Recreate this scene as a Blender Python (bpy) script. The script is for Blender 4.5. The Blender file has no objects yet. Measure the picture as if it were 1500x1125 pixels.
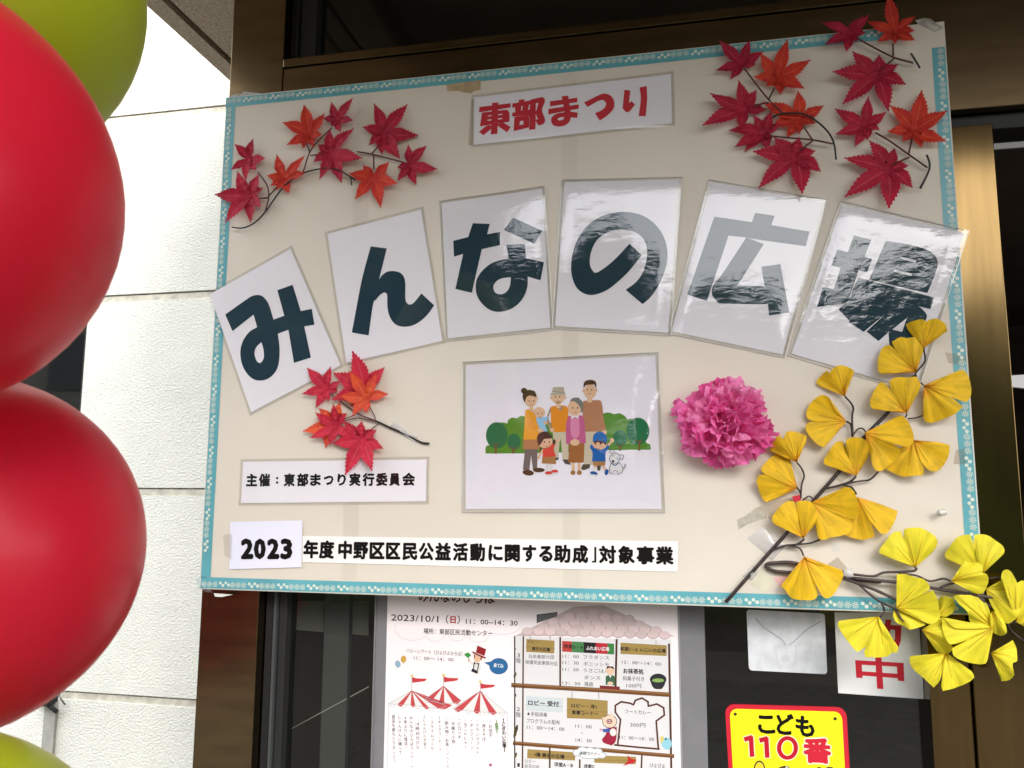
import bpy, bmesh, math, random
from mathutils import Vector, Matrix, noise
from mathutils.geometry import tessellate_polygon

random.seed(7)
S = bpy.context.scene
C = S.collection
R_ = math.radians

# ------------------------------------------------------------------ camera
# place axes: u runs to the right along the front of the building, v downwards from the top of the
# notice board, d into the building (0 = face of the board). World: X = u, Y = d, Z = Z0 - v.
Z0 = 2.42
F = 1180.0
CAM = Vector((1.0011, 0.8853, -1.5569))
RM = Matrix.Rotation(Vector((-0.13225471, 0.20967675, -0.00857351)).length, 3,
                     Vector((-0.13225471, 0.20967675, -0.00857351)).normalized())
def uvd(px, py, d):                       # point of the plane at depth d seen at a pixel of the 1500x1125 photograph
    r = RM.transposed() @ Vector(((px - 750) / F, (py - 562.5) / F, 1.0))
    t = (d - CAM.z) / r.z
    return CAM + r * t
def W(u, v, d): return Vector((u, d, Z0 - v))
def P(px, py, d=0.0):
    q = uvd(px, py, d)
    return W(q.x, q.y, q.z)
def away(px, py, dist):                   # point at a distance along the camera axis
    r = RM.transposed() @ Vector(((px - 750) / F, (py - 562.5) / F, 1.0))
    q = CAM + r * dist
    return W(q.x, q.y, q.z)

cd = bpy.data.cameras.new('camera'); cam = bpy.data.objects.new('camera', cd); C.objects.link(cam)
def w3(v): return Vector((v[0], v[2], -v[1]))
bx_, by_, bz_ = w3(RM[0]), -w3(RM[1]), -w3(RM[2])
m = Matrix((bx_, by_, bz_)).transposed().to_4x4(); m.translation = W(*CAM)
cam.matrix_world = m
cd.sensor_width = 36; cd.lens = 36 * F / 1500; cd.clip_start = 0.05; cd.clip_end = 800
cd.dof.use_dof = True; cd.dof.focus_distance = 1.66; cd.dof.aperture_fstop = 8
S.camera = cam

# ------------------------------------------------------------------ sky, sun, exposure (thin bright overcast)
SUN_EL, SUN_AZ = R_(36), R_(30)           # azimuth measured from straight out of the facade towards +u
wd = bpy.data.worlds.new('World'); S.world = wd; wd.use_nodes = True
nt = wd.node_tree; N = nt.nodes; L = nt.links
bg = N['Background']
sky = N.new('ShaderNodeTexSky'); sky.sky_type = 'NISHITA'; sky.sun_disc = False
sky.sun_elevation = SUN_EL; sky.sun_rotation = R_(180) - SUN_AZ
sky.air_density = 1.0; sky.dust_density = 3.0; sky.ozone_density = 1.0
tc = N.new('ShaderNodeTexCoord'); mp = N.new('ShaderNodeMapping'); mp.inputs['Scale'].default_value = (1.6, 1.6, 3.2)
cl = N.new('ShaderNodeTexNoise'); cl.inputs['Scale'].default_value = 1.7; cl.inputs['Detail'].default_value = 6
cr = N.new('ShaderNodeValToRGB')
cr.color_ramp.elements[0].position = 0.3; cr.color_ramp.elements[0].color = (8.0, 8.3, 8.8, 1)
cr.color_ramp.elements[1].position = 0.7; cr.color_ramp.elements[1].color = (11.6, 11.6, 11.6, 1)
mx = N.new('ShaderNodeMix'); mx.data_type = 'RGBA'; mx.inputs[0].default_value = 0.82
L.new(tc.outputs['Generated'], mp.inputs['Vector']); L.new(mp.outputs[0], cl.inputs['Vector'])
L.new(cl.outputs['Fac'], cr.inputs[0]); L.new(sky.outputs[0], mx.inputs[6]); L.new(cr.outputs[0], mx.inputs[7])
L.new(mx.outputs[2], bg.inputs[0]); bg.inputs[1].default_value = 0.142
sl = bpy.data.lights.new('sun', 'SUN'); sl.energy = 0.8; sl.angle = R_(24); sl.color = (1.0, 0.96, 0.9)
so = bpy.data.objects.new('sun', sl); C.objects.link(so)
sd = Vector((math.sin(SUN_AZ) * math.cos(SUN_EL), -math.cos(SUN_AZ) * math.cos(SUN_EL), math.sin(SUN_EL)))
so.rotation_euler = sd.to_track_quat('Z', 'Y').to_euler(); so.location = (3, -6, 8)
S.view_settings.view_transform = 'Standard'; S.view_settings.look = 'None'
S.view_settings.gamma = 1; S.view_settings.use_curve_mapping = False
S.view_settings.exposure = 1.75
S.render.engine = 'CYCLES'
S.cycles.use_denoising = True
S.cycles.max_bounces = 8; S.cycles.transparent_max_bounces = 12; S.cycles.sample_clamp_indirect = 6
S.cycles.caustics_reflective = False; S.cycles.caustics_refractive = False

# ------------------------------------------------------------------ materials
MC = {}
def mat(name, col, rough=0.6, spec=0.3, metal=0.0, var=0.0, vs=20, bump=0.0, bs=200, coord='Object', stretch=(1, 1, 1),
        trans=0.0, col2=None, detail=4, coat=0.0, bdist=0.001):
    if name in MC: return MC[name]
    mt = bpy.data.materials.new(name); mt.use_nodes = True; n = mt.node_tree.nodes; l = mt.node_tree.links
    b = n['Principled BSDF']
    b.inputs['Base Color'].default_value = (*col, 1); b.inputs['Roughness'].default_value = rough
    b.inputs['Specular IOR Level'].default_value = spec; b.inputs['Metallic'].default_value = metal
    if coat: b.inputs['Coat Weight'].default_value = coat; b.inputs['Coat Roughness'].default_value = 0.05
    if var or bump or col2:
        t = n.new('ShaderNodeTexCoord'); g = n.new('ShaderNodeMapping'); g.inputs['Scale'].default_value = stretch
        l.new(t.outputs[coord], g.inputs[0])
    if var or col2:
        z = n.new('ShaderNodeTexNoise'); z.inputs['Scale'].default_value = vs; z.inputs['Detail'].default_value = detail
        l.new(g.outputs[0], z.inputs['Vector'])
        r = n.new('ShaderNodeValToRGB'); r.color_ramp.elements[0].position = 0.32; r.color_ramp.elements[1].position = 0.68
        lo = col2 if col2 else tuple(c * (1 - var) for c in col)
        hi = col if col2 else tuple(min(1, c * (1 + var)) for c in col)
        r.color_ramp.elements[0].color = (*lo, 1); r.color_ramp.elements[1].color = (*hi, 1)
        l.new(z.outputs['Fac'], r.inputs[0]); l.new(r.outputs[0], b.inputs['Base Color'])
    if bump:
        z2 = n.new('ShaderNodeTexNoise'); z2.inputs['Scale'].default_value = bs; z2.inputs['Detail'].default_value = 5
        l.new(g.outputs[0], z2.inputs['Vector'])
        bm_ = n.new('ShaderNodeBump'); bm_.inputs['Strength'].default_value = bump; bm_.inputs['Distance'].default_value = bdist
        l.new(z2.outputs['Fac'], bm_.inputs['Height']); l.new(bm_.outputs[0], b.inputs['Normal'])
    if trans:
        o = n['Material Output']; tr = n.new('ShaderNodeBsdfTranslucent'); mxs = n.new('ShaderNodeMixShader')
        mxs.inputs[0].default_value = trans
        tr.inputs[0].default_value = (*[min(1, c * 1.1) for c in col], 1)
        if var or col2: l.new(r.outputs[0], tr.inputs[0])
        l.new(b.outputs[0], mxs.inputs[1]); l.new(tr.outputs[0], mxs.inputs[2]); l.new(mxs.outputs[0], o.inputs[0])
    MC[name] = mt
    return mt

def ink(col, name=None):                  # printed colour
    return mat('ink_%02d_%02d_%02d' % tuple(int(c * 99) for c in col), tuple(c * 0.82 for c in col), 0.7, 0.12)

def film_mat(name, ior=1.6, rough=0.02, bump=0.4, bs=18, dist=0.001, tint=(1, 1, 1), stretch=(1, 1, 1), haze=0.0):
    if name in MC: return MC[name]
    mt = bpy.data.materials.new(name); mt.use_nodes = True; n = mt.node_tree.nodes; l = mt.node_tree.links
    n.remove(n['Principled BSDF']); o = n['Material Output']
    tr = n.new('ShaderNodeBsdfTransparent'); tr.inputs[0].default_value = (*tint, 1)
    gl = n.new('ShaderNodeBsdfGlossy'); gl.inputs['Roughness'].default_value = rough
    fr = n.new('ShaderNodeFresnel'); fr.inputs[0].default_value = ior
    # a thin sheet reflects alike from both sides
    ge = n.new('ShaderNodeNewGeometry'); io = n.new('ShaderNodeMapRange')
    io.inputs[3].default_value = ior; io.inputs[4].default_value = 1 / ior
    l.new(ge.outputs['Backfacing'], io.inputs[0]); l.new(io.outputs[0], fr.inputs[0])
    mx_ = n.new('ShaderNodeMixShader')
    l.new(fr.outputs[0], mx_.inputs[0]); l.new(tr.outputs[0], mx_.inputs[1]); l.new(gl.outputs[0], mx_.inputs[2])
    last = mx_
    if haze:
        df = n.new('ShaderNodeBsdfDiffuse'); df.inputs[0].default_value = (0.75, 0.75, 0.76, 1)
        m2 = n.new('ShaderNodeMixShader'); m2.inputs[0].default_value = haze
        l.new(mx_.outputs[0], m2.inputs[1]); l.new(df.outputs[0], m2.inputs[2]); last = m2
    l.new(last.outputs[0], o.inputs[0])
    if bump:
        t = n.new('ShaderNodeTexCoord'); g = n.new('ShaderNodeMapping'); g.inputs['Scale'].default_value = stretch
        z = n.new('ShaderNodeTexNoise'); z.inputs['Scale'].default_value = bs; z.inputs['Detail'].default_value = 5
        z.inputs['Roughness'].default_value = 0.55
        b = n.new('ShaderNodeBump'); b.inputs['Strength'].default_value = bump; b.inputs['Distance'].default_value = dist
        l.new(t.outputs['Object'], g.inputs[0]); l.new(g.outputs[0], z.inputs['Vector']); l.new(z.outputs['Fac'], b.inputs['Height'])
        l.new(b.outputs[0], gl.inputs['Normal']); l.new(b.outputs[0], fr.inputs['Normal'])
    MC[name] = mt
    return mt

# ------------------------------------------------------------------ object helpers
def tag(o, label=None, cat=None, group=None, kind=None):
    if label: o['label'] = label
    if cat: o['category'] = cat
    if group: o['group'] = group
    if kind: o['kind'] = kind
    return o
def thing(name, loc, label, cat, group=None):
    o = bpy.data.objects.new(name, None); C.objects.link(o); o.location = loc; o.empty_display_size = 0.05
    return tag(o, label, cat, group)
def origin(o):
    return o.matrix_basis.translation + (origin(o.parent) if o.parent else Vector((0, 0, 0)))

class MB:
    """collects faces in world coordinates; build() links them as one mesh object"""
    def __init__(s): s.v = []; s.f = []; s.m = []; s.mats = []; s.sm = []; s.uv = {}
    def mi(s, mt):
        if mt not in s.mats: s.mats.append(mt)
        return s.mats.index(mt)
    def add(s, vs, fs, mt, smooth=False, uvs=None):
        o = len(s.v); s.v += [Vector(x) for x in vs]; k = s.mi(mt)
        if uvs:
            for i, q in enumerate(uvs): s.uv[o + i] = q
        for f in fs: s.f.append([o + i for i in f]); s.m.append(k); s.sm.append(smooth)
        return s
    def box(s, u0, u1, v0, v1, d0, d1, mt):
        p = [W(u, v, d) for d in (d0, d1) for (u, v) in ((u0, v0), (u1, v0), (u1, v1), (u0, v1))]
        return s.add(p, [(0, 3, 2, 1), (4, 5, 6, 7), (0, 1, 5, 4), (1, 2, 6, 5), (2, 3, 7, 6), (3, 0, 4, 7)], mt)
    def slab(s, pts, th, mt, back=None):   # pts: world points of the front outline; thickness goes into the building
        n = len(pts); b = [p + Vector((0, th, 0)) for p in pts]
        tris = tessellate_polygon([[(p.x, p.z, 0) for p in pts]])
        f = []
        for a, b_, c in tris:
            q = (pts[b_] - pts[a]).cross(pts[c] - pts[a])
            f.append((a, b_, c) if q.y < 0 else (a, c, b_))
        s.add(pts, f, mt)
        s.add(list(pts) + b, [(i, n + i, n + (i + 1) % n, (i + 1) % n) for i in range(n)], mt)
        return s
    def flat(s, pts, mt, holes=()):        # world points lying on one facade-parallel plane, facing the street
        loops = [list(pts)] + [list(h) for h in holes]
        allp = [p for q in loops for p in q]
        tris = tessellate_polygon([[(p.x, p.z, 0) for p in q] for q in loops])
        f = []
        for a, b_, c in tris:
            q = (allp[b_] - allp[a]).cross(allp[c] - allp[a])
            if q.length < 1e-14: continue
            f.append((a, b_, c) if q.y < 0 else (a, c, b_))
        return s.add(allp, f, mt)
    def tube(s, pts, r, mt, n=6, taper=None, cap=True):
        pts = [Vector(p) for p in pts]; k = len(pts); vs = []; fs = []
        up = Vector((0, -1, 0.13)).normalized()
        for i, p in enumerate(pts):
            t = (pts[min(i + 1, k - 1)] - pts[max(i - 1, 0)]).normalized()
            a = t.cross(up); a = a.normalized() if a.length > 1e-4 else Vector((1, 0, 0)); b = t.cross(a).normalized()
            rr = r[i] if isinstance(r, (list, tuple)) else r * (1 + ((taper or 1) - 1) * i / max(1, k - 1))
            for j in range(n):
                w = 2 * math.pi * j / n; vs.append(p + (a * math.cos(w) + b * math.sin(w)) * rr)
        for i in range(k - 1):
            for j in range(n):
                fs.append((i * n + j, i * n + (j + 1) % n, (i + 1) * n + (j + 1) % n, (i + 1) * n + j))
        if cap: fs += [tuple(range(n - 1, -1, -1)), tuple(range((k - 1) * n, k * n))]
        return s.add(vs, fs, mt, True)
    def build(s, name, parent=None, **kw):
        me = bpy.data.meshes.new(name); o0 = origin(parent) if parent else Vector((0, 0, 0))
        if parent is None and kw.get('base'):
            o0 = kw['base']
        me.from_pydata([v - o0 for v in s.v], [], s.f)
        for mt in s.mats: me.materials.append(mt)
        me.polygons.foreach_set('material_index', s.m); me.polygons.foreach_set('use_smooth', s.sm)
        if s.uv:
            ul = me.uv_layers.new(name='UVMap')
            for lp in me.loops: ul.data[lp.index].uv = s.uv.get(lp.vertex_index, (0, 0))
        o = bpy.data.objects.new(name, me); C.objects.link(o)
        if parent: o.parent = parent
        elif kw.get('base'): o.location = kw['base']
        tag(o, kw.get('label'), kw.get('cat'), kw.get('group'), kw.get('kind'))
        return o

def smooth(pts, n=4, corner=50, closed=True):   # rounds gentle bends, keeps corners sharper than `corner`
    k = len(pts); out = []
    pts = [Vector((p[0], p[1])) for p in pts]
    def sharp(i):
        if not closed and i in (0, k - 1): return True
        a = pts[i] - pts[i - 1]; b = pts[(i + 1) % k] - pts[i]
        if a.length < 1e-9 or b.length < 1e-9: return True
        return math.degrees(a.angle(b)) > corner
    sh = [sharp(i) for i in range(k)]
    for i in range(k if closed else k - 1):
        p1, p2 = pts[i], pts[(i + 1) % k]
        if sh[i] and sh[(i + 1) % k]:
            out.append(p1); continue
        p0 = pts[i - 1] if not sh[i] else p1 * 2 - p2
        p3 = pts[(i + 2) % k] if not sh[(i + 1) % k] else p2 * 2 - p1
        for j in range(n):
            t = j / n
            out.append(0.5 * ((2 * p1) + (p2 - p0) * t + (2 * p0 - 5 * p1 + 4 * p2 - p3) * t * t + (3 * p1 - p0 - 3 * p2 + p3) * t ** 3))
    if not closed: out.append(pts[-1])
    return [(p.x, p.y) for p in out]

class Zm:
    """a magnified view of a part of the photograph: (x, y) there -> pixel of the photograph"""
    def __init__(s, x, y, k): s.x, s.y, s.k = x, y, k
    def __call__(s, p): return (s.x + p[0] * s.k, s.y + p[1] * s.k)
    def all(s, ps): return [s(p) for p in ps]

# text: the outline font that comes with Blender; heavy lettering is several slightly shifted impressions
TC = {}
def glyphs(txt):
    if txt in TC: return TC[txt]
    c = bpy.data.curves.new('t', 'FONT'); c.body = txt; c.size = 1; c.resolution_u = 2
    o = bpy.data.objects.new('t', c); C.objects.link(o); bpy.context.view_layer.update()
    me = bpy.data.meshes.new_from_object(o)
    vs = [(v.co.x, v.co.y) for v in me.vertices]; fs = [tuple(p.vertices) for p in me.polygons]
    bpy.data.objects.remove(o); bpy.data.curves.remove(c); bpy.data.meshes.remove(me)
    TC[txt] = (vs, fs)
    return TC[txt]
def text(mb, txt, p0, p1, h, d, mt, bold=0.0, ybox=None):
    """txt on the line from pixel p0 to p1 (middle of the letters), h = height of a full letter in pixels"""
    vs, fs = glyphs(txt)
    if not vs: return
    a, b = P(*p0, d), P(*p1, d)
    x0, x1 = min(v[0] for v in vs), max(v[0] for v in vs)
    y0, y1 = ybox if ybox else (-0.09, 0.83)
    ax = b - a; up = Vector((-ax.z, 0, ax.x)).normalized()
    k = (P(p0[0], p0[1], d) - P(p0[0], p0[1] + 10, d)).length / 10
    hh = h * k
    off = [(0, 0)]
    if bold:
        off = [(math.cos(i * math.pi / 4) * bold, math.sin(i * math.pi / 4) * bold) for i in range(8)]
    for i, (ox, oy) in enumerate(off):
        pts = []
        for x, y in vs:
            pts.append(a + ax * ((x - x0) / (x1 - x0)) + up * (((y - y0) / (y1 - y0)) - 0.5) * hh
                       + ax.normalized() * ox * hh + up * oy * hh + Vector((0, -0.00002 * i, 0)))
        ff = []
        for f in fs: ff.append(f)
        n_ = (pts[fs[0][1]] - pts[fs[0][0]]).cross(pts[fs[0][2]] - pts[fs[0][0]])
        if n_.y > 0: ff = [tuple(reversed(f)) for f in fs]
        mb.add(pts, ff, mt)
def vtext(mb, chars, x, y0, y1, w, d, mt, bold=0.0, slant=0.0):
    """a column of letters: chars is a list of strings, one per cell"""
    n = len(chars); st = (y1 - y0) / n
    for i, ch in enumerate(chars):
        if ch == ' ': continue
        cy = y0 + st * (i + 0.5); cx = x + slant * (cy - y0)
        if ch in 'ー（）〜':
            vs, fs = glyphs(ch)
            a = P(cx, cy, d); k = (P(cx, cy, d) - P(cx, cy + 10, d)).length / 10 * w
            mx0 = (min(v[0] for v in vs) + max(v[0] for v in vs)) / 2; my0 = 0.37
            mb.add([a + Vector(((y - my0) * k, 0, -(x_ - mx0) * k)) for x_, y in vs], [tuple(f) for f in fs], mt)
            continue
        vs, fs = glyphs(ch); ww = (max(v[0] for v in vs) - min(v[0] for v in vs))
        ww = min(1, max(ww, 0.05)); q = w * ww
        text(mb, ch, (cx - q / 2, cy), (cx + q / 2, cy), w, d, mt, bold)

class Art:
    """flat print built from coloured shapes, each layer a hair above the one below"""
    def __init__(s, z, d): s.z, s.d, s.mb = z, d, MB()
    def pt(s, p, lay): q = s.z(p); return P(q[0], q[1], s.d - 0.00007 * lay)
    def poly(s, pts, col, lay=1, holes=(), sm=True, corner=50):
        f = (lambda q: smooth(q, 3, corner)) if sm else (lambda q: q)
        s.mb.flat([s.pt(p, lay) for p in f(pts)], ink(col), [[s.pt(p, lay) for p in f(h)] for h in holes])
    def ell(s, x, y, rx, ry, col, lay=1, rot=0, n=20, a0=0, a1=360):
        c, q = math.cos(R_(rot)), math.sin(R_(rot)); pts = []
        for i in range(n + (a1 - a0 < 360)):
            t = R_(a0 + (a1 - a0) * i / n); a, b = rx * math.cos(t), ry * math.sin(t)
            pts.append((x + a * c - b * q, y + a * q + b * c))
        s.mb.flat([s.pt(p, lay) for p in pts], ink(col))
    def line(s, pts, w, col, lay=1, sm=False):
        if sm: pts = smooth(pts, 4, 80, False)
        for i in range(len(pts) - 1):
            a, b = Vector(pts[i][:2]), Vector(pts[i + 1][:2]); t = (b - a)
            if t.length < 1e-6: continue
            t.normalize(); n_ = Vector((-t.y, t.x)) * w / 2; a = a - t * w * 0.3; b = b + t * w * 0.3
            s.mb.flat([s.pt(tuple(q), lay + 0.03 * (i % 5)) for q in (a + n_, b + n_, b - n_, a - n_)], ink(col))
    def text(s, txt, p0, p1, h, col, lay=3, bold=0.0):
        text(s.mb, txt, s.z(p0), s.z(p1), h * s.z.k, s.d - 0.00007 * lay, ink(col), bold)
    def build(s, name, parent, **kw): return s.mb.build(name, parent, **kw)

# ------------------------------------------------------------------ shared materials
M_wall = mat('white_stucco', (0.85, 0.85, 0.78), 0.85, 0.2, var=0.05, vs=3, bump=1.0, bs=120, stretch=(1, 1, 1.3), bdist=0.006)
M_seal = mat('joint_sealant', (0.62, 0.59, 0.50), 0.8, var=0.25, vs=25)
M_jline = mat('joint_dark_line', (0.34, 0.32, 0.27), 0.9, col2=(0.05, 0.045, 0.04), vs=70)  # blotchy dark line along the top of each sealant joint
M_conc = mat('stucco_soffit', (0.52, 0.43, 0.34), 0.9, 0.1, var=0.22, vs=120, bump=1.0, bs=130, bdist=0.008)
M_groove = mat('soffit_joint', (0.16, 0.11, 0.07), 0.8)
M_dark = mat('dark_metal_ceiling', (0.17, 0.135, 0.09), 0.5, 0.3, var=0.2, vs=8)
M_bronze = mat('bronze_metal', (0.15, 0.10, 0.042), 0.14, 0.5, metal=1.0, var=0.10, vs=14, stretch=(5, 5, 0.35), bump=0.12, bs=160, bdist=0.0004)
M_bronze2 = mat('dull_bronze_metal', (0.17, 0.12, 0.065), 0.26, 0.5, metal=1.0, var=0.15, vs=10, stretch=(0.6, 1, 4), bump=0.1, bs=120, bdist=0.0004)
M_gasket = mat('black_gasket', (0.02, 0.02, 0.02), 0.5)
M_steel = mat('satin_steel', (0.16, 0.16, 0.155), 0.4, metal=1.0)
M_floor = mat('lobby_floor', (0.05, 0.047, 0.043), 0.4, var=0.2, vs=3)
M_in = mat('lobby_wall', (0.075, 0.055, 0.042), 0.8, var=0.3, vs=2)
M_asph = mat('asphalt', (0.055, 0.055, 0.055), 0.9, var=0.3, vs=30, bump=0.4, bs=200)
M_pave = mat('paving_stone', (0.13, 0.122, 0.11), 0.85, var=0.15, vs=12, bump=0.3, bs=90)
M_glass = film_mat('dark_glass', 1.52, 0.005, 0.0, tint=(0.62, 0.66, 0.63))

# ------------------------------------------------------------------ ground and street
DW = 0.90                                  # depth of the white wall behind the notice board
VS = -0.365                                # level of the soffit
VG = Z0                                    # level of the ground
b = MB(); b.box(-300, 300, VG, VG + 0.4, -6.0, -300, M_asph); b.build('road', kind='structure')
b = MB(); b.box(-300, 300, VG - 0.12, VG + 0.4, -5.998, 60, M_pave); b.build('pavement', kind='structure')

# ------------------------------------------------------------------ white wall in panels
wl = thing('white_wall', W(-1.2, VG, DW), 'rough white rendered wall in panels beside the bronze door frame', 'wall')
wj = [-1.164, -0.4835, 0.1975, 0.8812, 1.5620, 2.2425]
uR = -0.02
for i in range(len(wj) - 1):
    b = MB(); lo, hi = wj[i] + 0.026, wj[i + 1] - 0.001
    uL = -1.083 if i in (1, 2, 3) else (-5.0 if i == 0 else -1.083)
    b.box(uL, uR, lo, hi, DW, DW + 0.12, M_wall)
    b.build('wall_panel', wl)
    b = MB(); b.box(uL + (0.001 if uL > -2 else 0), uR, hi, hi + 0.0055, DW + 0.006, DW + 0.11, M_jline)
    b.box(uL + (0.001 if uL > -2 else 0), uR, hi + 0.0055, hi + 0.027, DW + 0.004, DW + 0.11, M_seal)
    b.build('sealant_joint', wl)
b = MB(); b.box(-5.0, -1.125, 1.60, VG, DW, DW + 0.12, M_wall); b.build('wall_panel', wl)
b = MB(); b.box(-1.125, -1.083, 1.60, VG, DW + 0.006, DW + 0.11, M_wall); b.build('wall_panel', wl)
b = MB(); b.box(-5.0, -2.6, -0.46, 1.60, DW, DW + 0.12, M_wall); b.build('wall_panel', wl)
b = MB(); b.box(-5.0, uR, -6.0, -1.164 + 0.02, DW, DW + 0.12, M_wall); b.build('wall_panel', wl)
# window left of the wall panels
wn = thing('dark_window', W(-1.8, 1.58, DW), 'dark glass window set into the white wall behind the balloons', 'window')
b = MB(); b.box(-2.599, -1.084, -0.459, 1.56, DW + 0.09, DW + 0.10, M_glass); b.build('glass_pane', wn)
b = MB()
for a, c in ((-2.599, -2.55), (-1.132, -1.084), (-1.86, -1.82)): b.box(a, c, -0.459, 1.599, DW + 0.05, DW + 0.085, M_gasket)
for a, c in ((-0.459, -0.42), (1.54, 1.599)): b.box(-2.55, -1.132, a, c, DW + 0.052, DW + 0.087, M_gasket)
b.build('window_frame', wn)
b = MB(); b.box(-2.6, -1.0835, 1.0, 1.02, DW + 0.5, DW + 0.52, M_dark); b.box(-1.5, -1.2, 0.3, 1.0, DW + 0.5, DW + 0.52, mat('grey_screen', (0.16, 0.17, 0.18), 0.5))
b.build('room_partition', wn)
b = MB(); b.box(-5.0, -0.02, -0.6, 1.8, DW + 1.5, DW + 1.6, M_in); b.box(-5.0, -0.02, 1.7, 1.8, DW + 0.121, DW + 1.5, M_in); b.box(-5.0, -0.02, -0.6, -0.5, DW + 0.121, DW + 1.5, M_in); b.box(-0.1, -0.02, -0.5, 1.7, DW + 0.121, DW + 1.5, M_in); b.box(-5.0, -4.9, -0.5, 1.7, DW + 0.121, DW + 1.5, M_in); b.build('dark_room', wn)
b = MB(); b.box(-1.126, -1.082, 1.598, 2.42, DW - 0.012, DW + 0.002, mat('grey_pipe', (0.42, 0.42, 0.38), 0.5, var=0.15, vs=30))
b.build('joint_cover', base=W(-1.10, 2.4, DW), label='narrow grey cover strip running down the white wall below the window corner', cat='cover strip')
br = thing('wall_bracket', W(-1.09, 1.61, DW), 'small black metal bracket at the window corner on the white wall', 'bracket')
b = MB(); b.box(-1.15, -1.085, 1.585, 1.602, DW - 0.05, DW, M_gasket); b.build('plate', br)
b = MB(); b.tube([W(-1.10, 1.60, DW - 0.03), W(-1.06, 1.622, DW - 0.03)], 0.008, M_gasket); b.tube([W(-1.07, 1.57, DW - 0.02), W(-1.04, 1.60, DW - 0.02)], 0.003, M_steel); b.build('pin', br)

# ------------------------------------------------------------------ canopy
UE = -0.344
cn = thing('entrance_canopy', W(1.5, VS, 0), 'rough brown rendered canopy over the entrance with a straight joint along its edge', 'canopy')
cf = -1.62
gro = [(-0.290, -0.268), (0.050, 0.066), (0.116, 0.130), (0.226, 0.240)]
edges = [UE] + [x for g in gro for x in g]
for i in range(0, len(edges) - 1, 2):
    b = MB(); b.box(edges[i], edges[i + 1], VS - 0.5, VS, cf, DW + 0.1, M_conc); b.build('soffit_panel', cn)
for g in gro:
    b = MB(); b.box(g[0], g[1], VS - 0.5, VS - 0.014, cf + 0.001, DW + 0.1, M_groove); b.build('joint', cn)
b = MB(); b.box(0.240, 7.0, VS - 0.5, VS - 0.07, cf + 0.12, DW + 0.1, M_dark); b.build('ceiling_panel', cn)
b = MB(); b.box(0.240, 7.0, VS - 0.5, VS, cf, cf + 0.119, M_conc); b.build('front_beam', cn)

# ------------------------------------------------------------------ entrance: bronze frame, glass, doors
DF = 0.03
en = thing('bronze_entrance', W(0.8, VG, DF), 'bronze framed glass entrance behind the notice board', 'entrance')
U1, UM0, UM1 = 0.1213, 1.4828, 1.5800
def part(name, args, mt, parent, **kw):
    b = MB()
    for a in args: b.box(*a, mt)
    o = b.build(name, parent, **kw)
    md = o.modifiers.new('bev', 'BEVEL'); md.width = 0.0015; md.segments = 2; md.limit_method = 'ANGLE'
    return o
part('jamb', [(-0.0124, U1, -0.36, VG - 0.1, DF, DF + 0.12)], M_bronze2, en)
part('header', [(U1 + 0.0005, 6.5, -0.0725, 0.164, DF + 0.002, DF + 0.12)], M_bronze2, en)
part('header_lip', [(U1 + 0.0005, 6.5, -0.0945, -0.0745, DF - 0.001, DF + 0.12)], M_bronze2, en)
part('transom_frame', [(U1 + 0.001, 6.5, 0.166, 0.196, DF + 0.03, DF + 0.12)], M_gasket, en)
part('mullion', [(UM0, UM1, 0.198, VG - 0.1, DF, DF + 0.1)], M_bronze, en)
part('door_stile', [(1.4153, UM0 - 0.0008, 0.198, VG - 0.1, DF + 0.012, DF + 0.09)], M_bronze, en)
part('door_stile', [(UM1 + 0.16, UM1 + 0.23, 0.31, VG - 0.1, DF + 0.05, DF + 0.09)], M_gasket, en)
part('steel_rail', [(UM1 + 0.001, 6.5, 0.222, 0.236, DF + 0.034, DF + 0.06)], M_steel, en)
part('glazing_bead', [(0.123, 0.139, 0.197, VG - 0.1, DF + 0.03, DF + 0.08)], M_gasket, en)
part('glazing_bead', [(0.144, 0.150, 0.197, VG - 0.1, DF + 0.022, DF + 0.08)], mat('grey_rubber', (0.06, 0.065, 0.065), 0.5), en)
part('glazing_bead', [(0.154, 0.170, 0.197, VG - 0.1, DF + 0.03, DF + 0.08)], M_gasket, en)
part('glazing_bead', [(0.1225, 0.133, -0.35, -0.0965, DF + 0.03, DF + 0.08), (0.137, 0.142, -0.35, -0.0965, DF + 0.022, DF + 0.08), (0.146, 0.185, -0.35, -0.0965, DF + 0.03, DF + 0.08)], M_gasket, en)
DG = DF + 0.055                                                   # outer face of the glass
for (a, c, e, f_) in ((0.185, 6.5, -0.36, -0.096), (0.170, 1.4152, 0.197, VG - 0.1)):
    b = MB(); b.flat([W(a, e, DG), W(a, f_, DG), W(c, f_, DG), W(c, e, DG)], M_glass); b.build('glass_pane', en)
part('side_panel', [(-0.0124, -0.002, -0.36, VG - 0.1, DF + 0.121, DW)], M_bronze2, en)
# lobby behind the glass
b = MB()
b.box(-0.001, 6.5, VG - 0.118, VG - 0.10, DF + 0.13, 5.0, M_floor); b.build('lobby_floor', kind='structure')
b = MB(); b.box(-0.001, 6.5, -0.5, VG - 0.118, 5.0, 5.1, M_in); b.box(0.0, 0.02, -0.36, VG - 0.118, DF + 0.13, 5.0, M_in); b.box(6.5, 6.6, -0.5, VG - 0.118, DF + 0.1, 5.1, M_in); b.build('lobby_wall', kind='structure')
b = MB(); b.box(0.0, 6.5, -0.365, -0.355, DF + 0.13, 5.0, M_in); b.build('lobby_ceiling', kind='structure')
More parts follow.
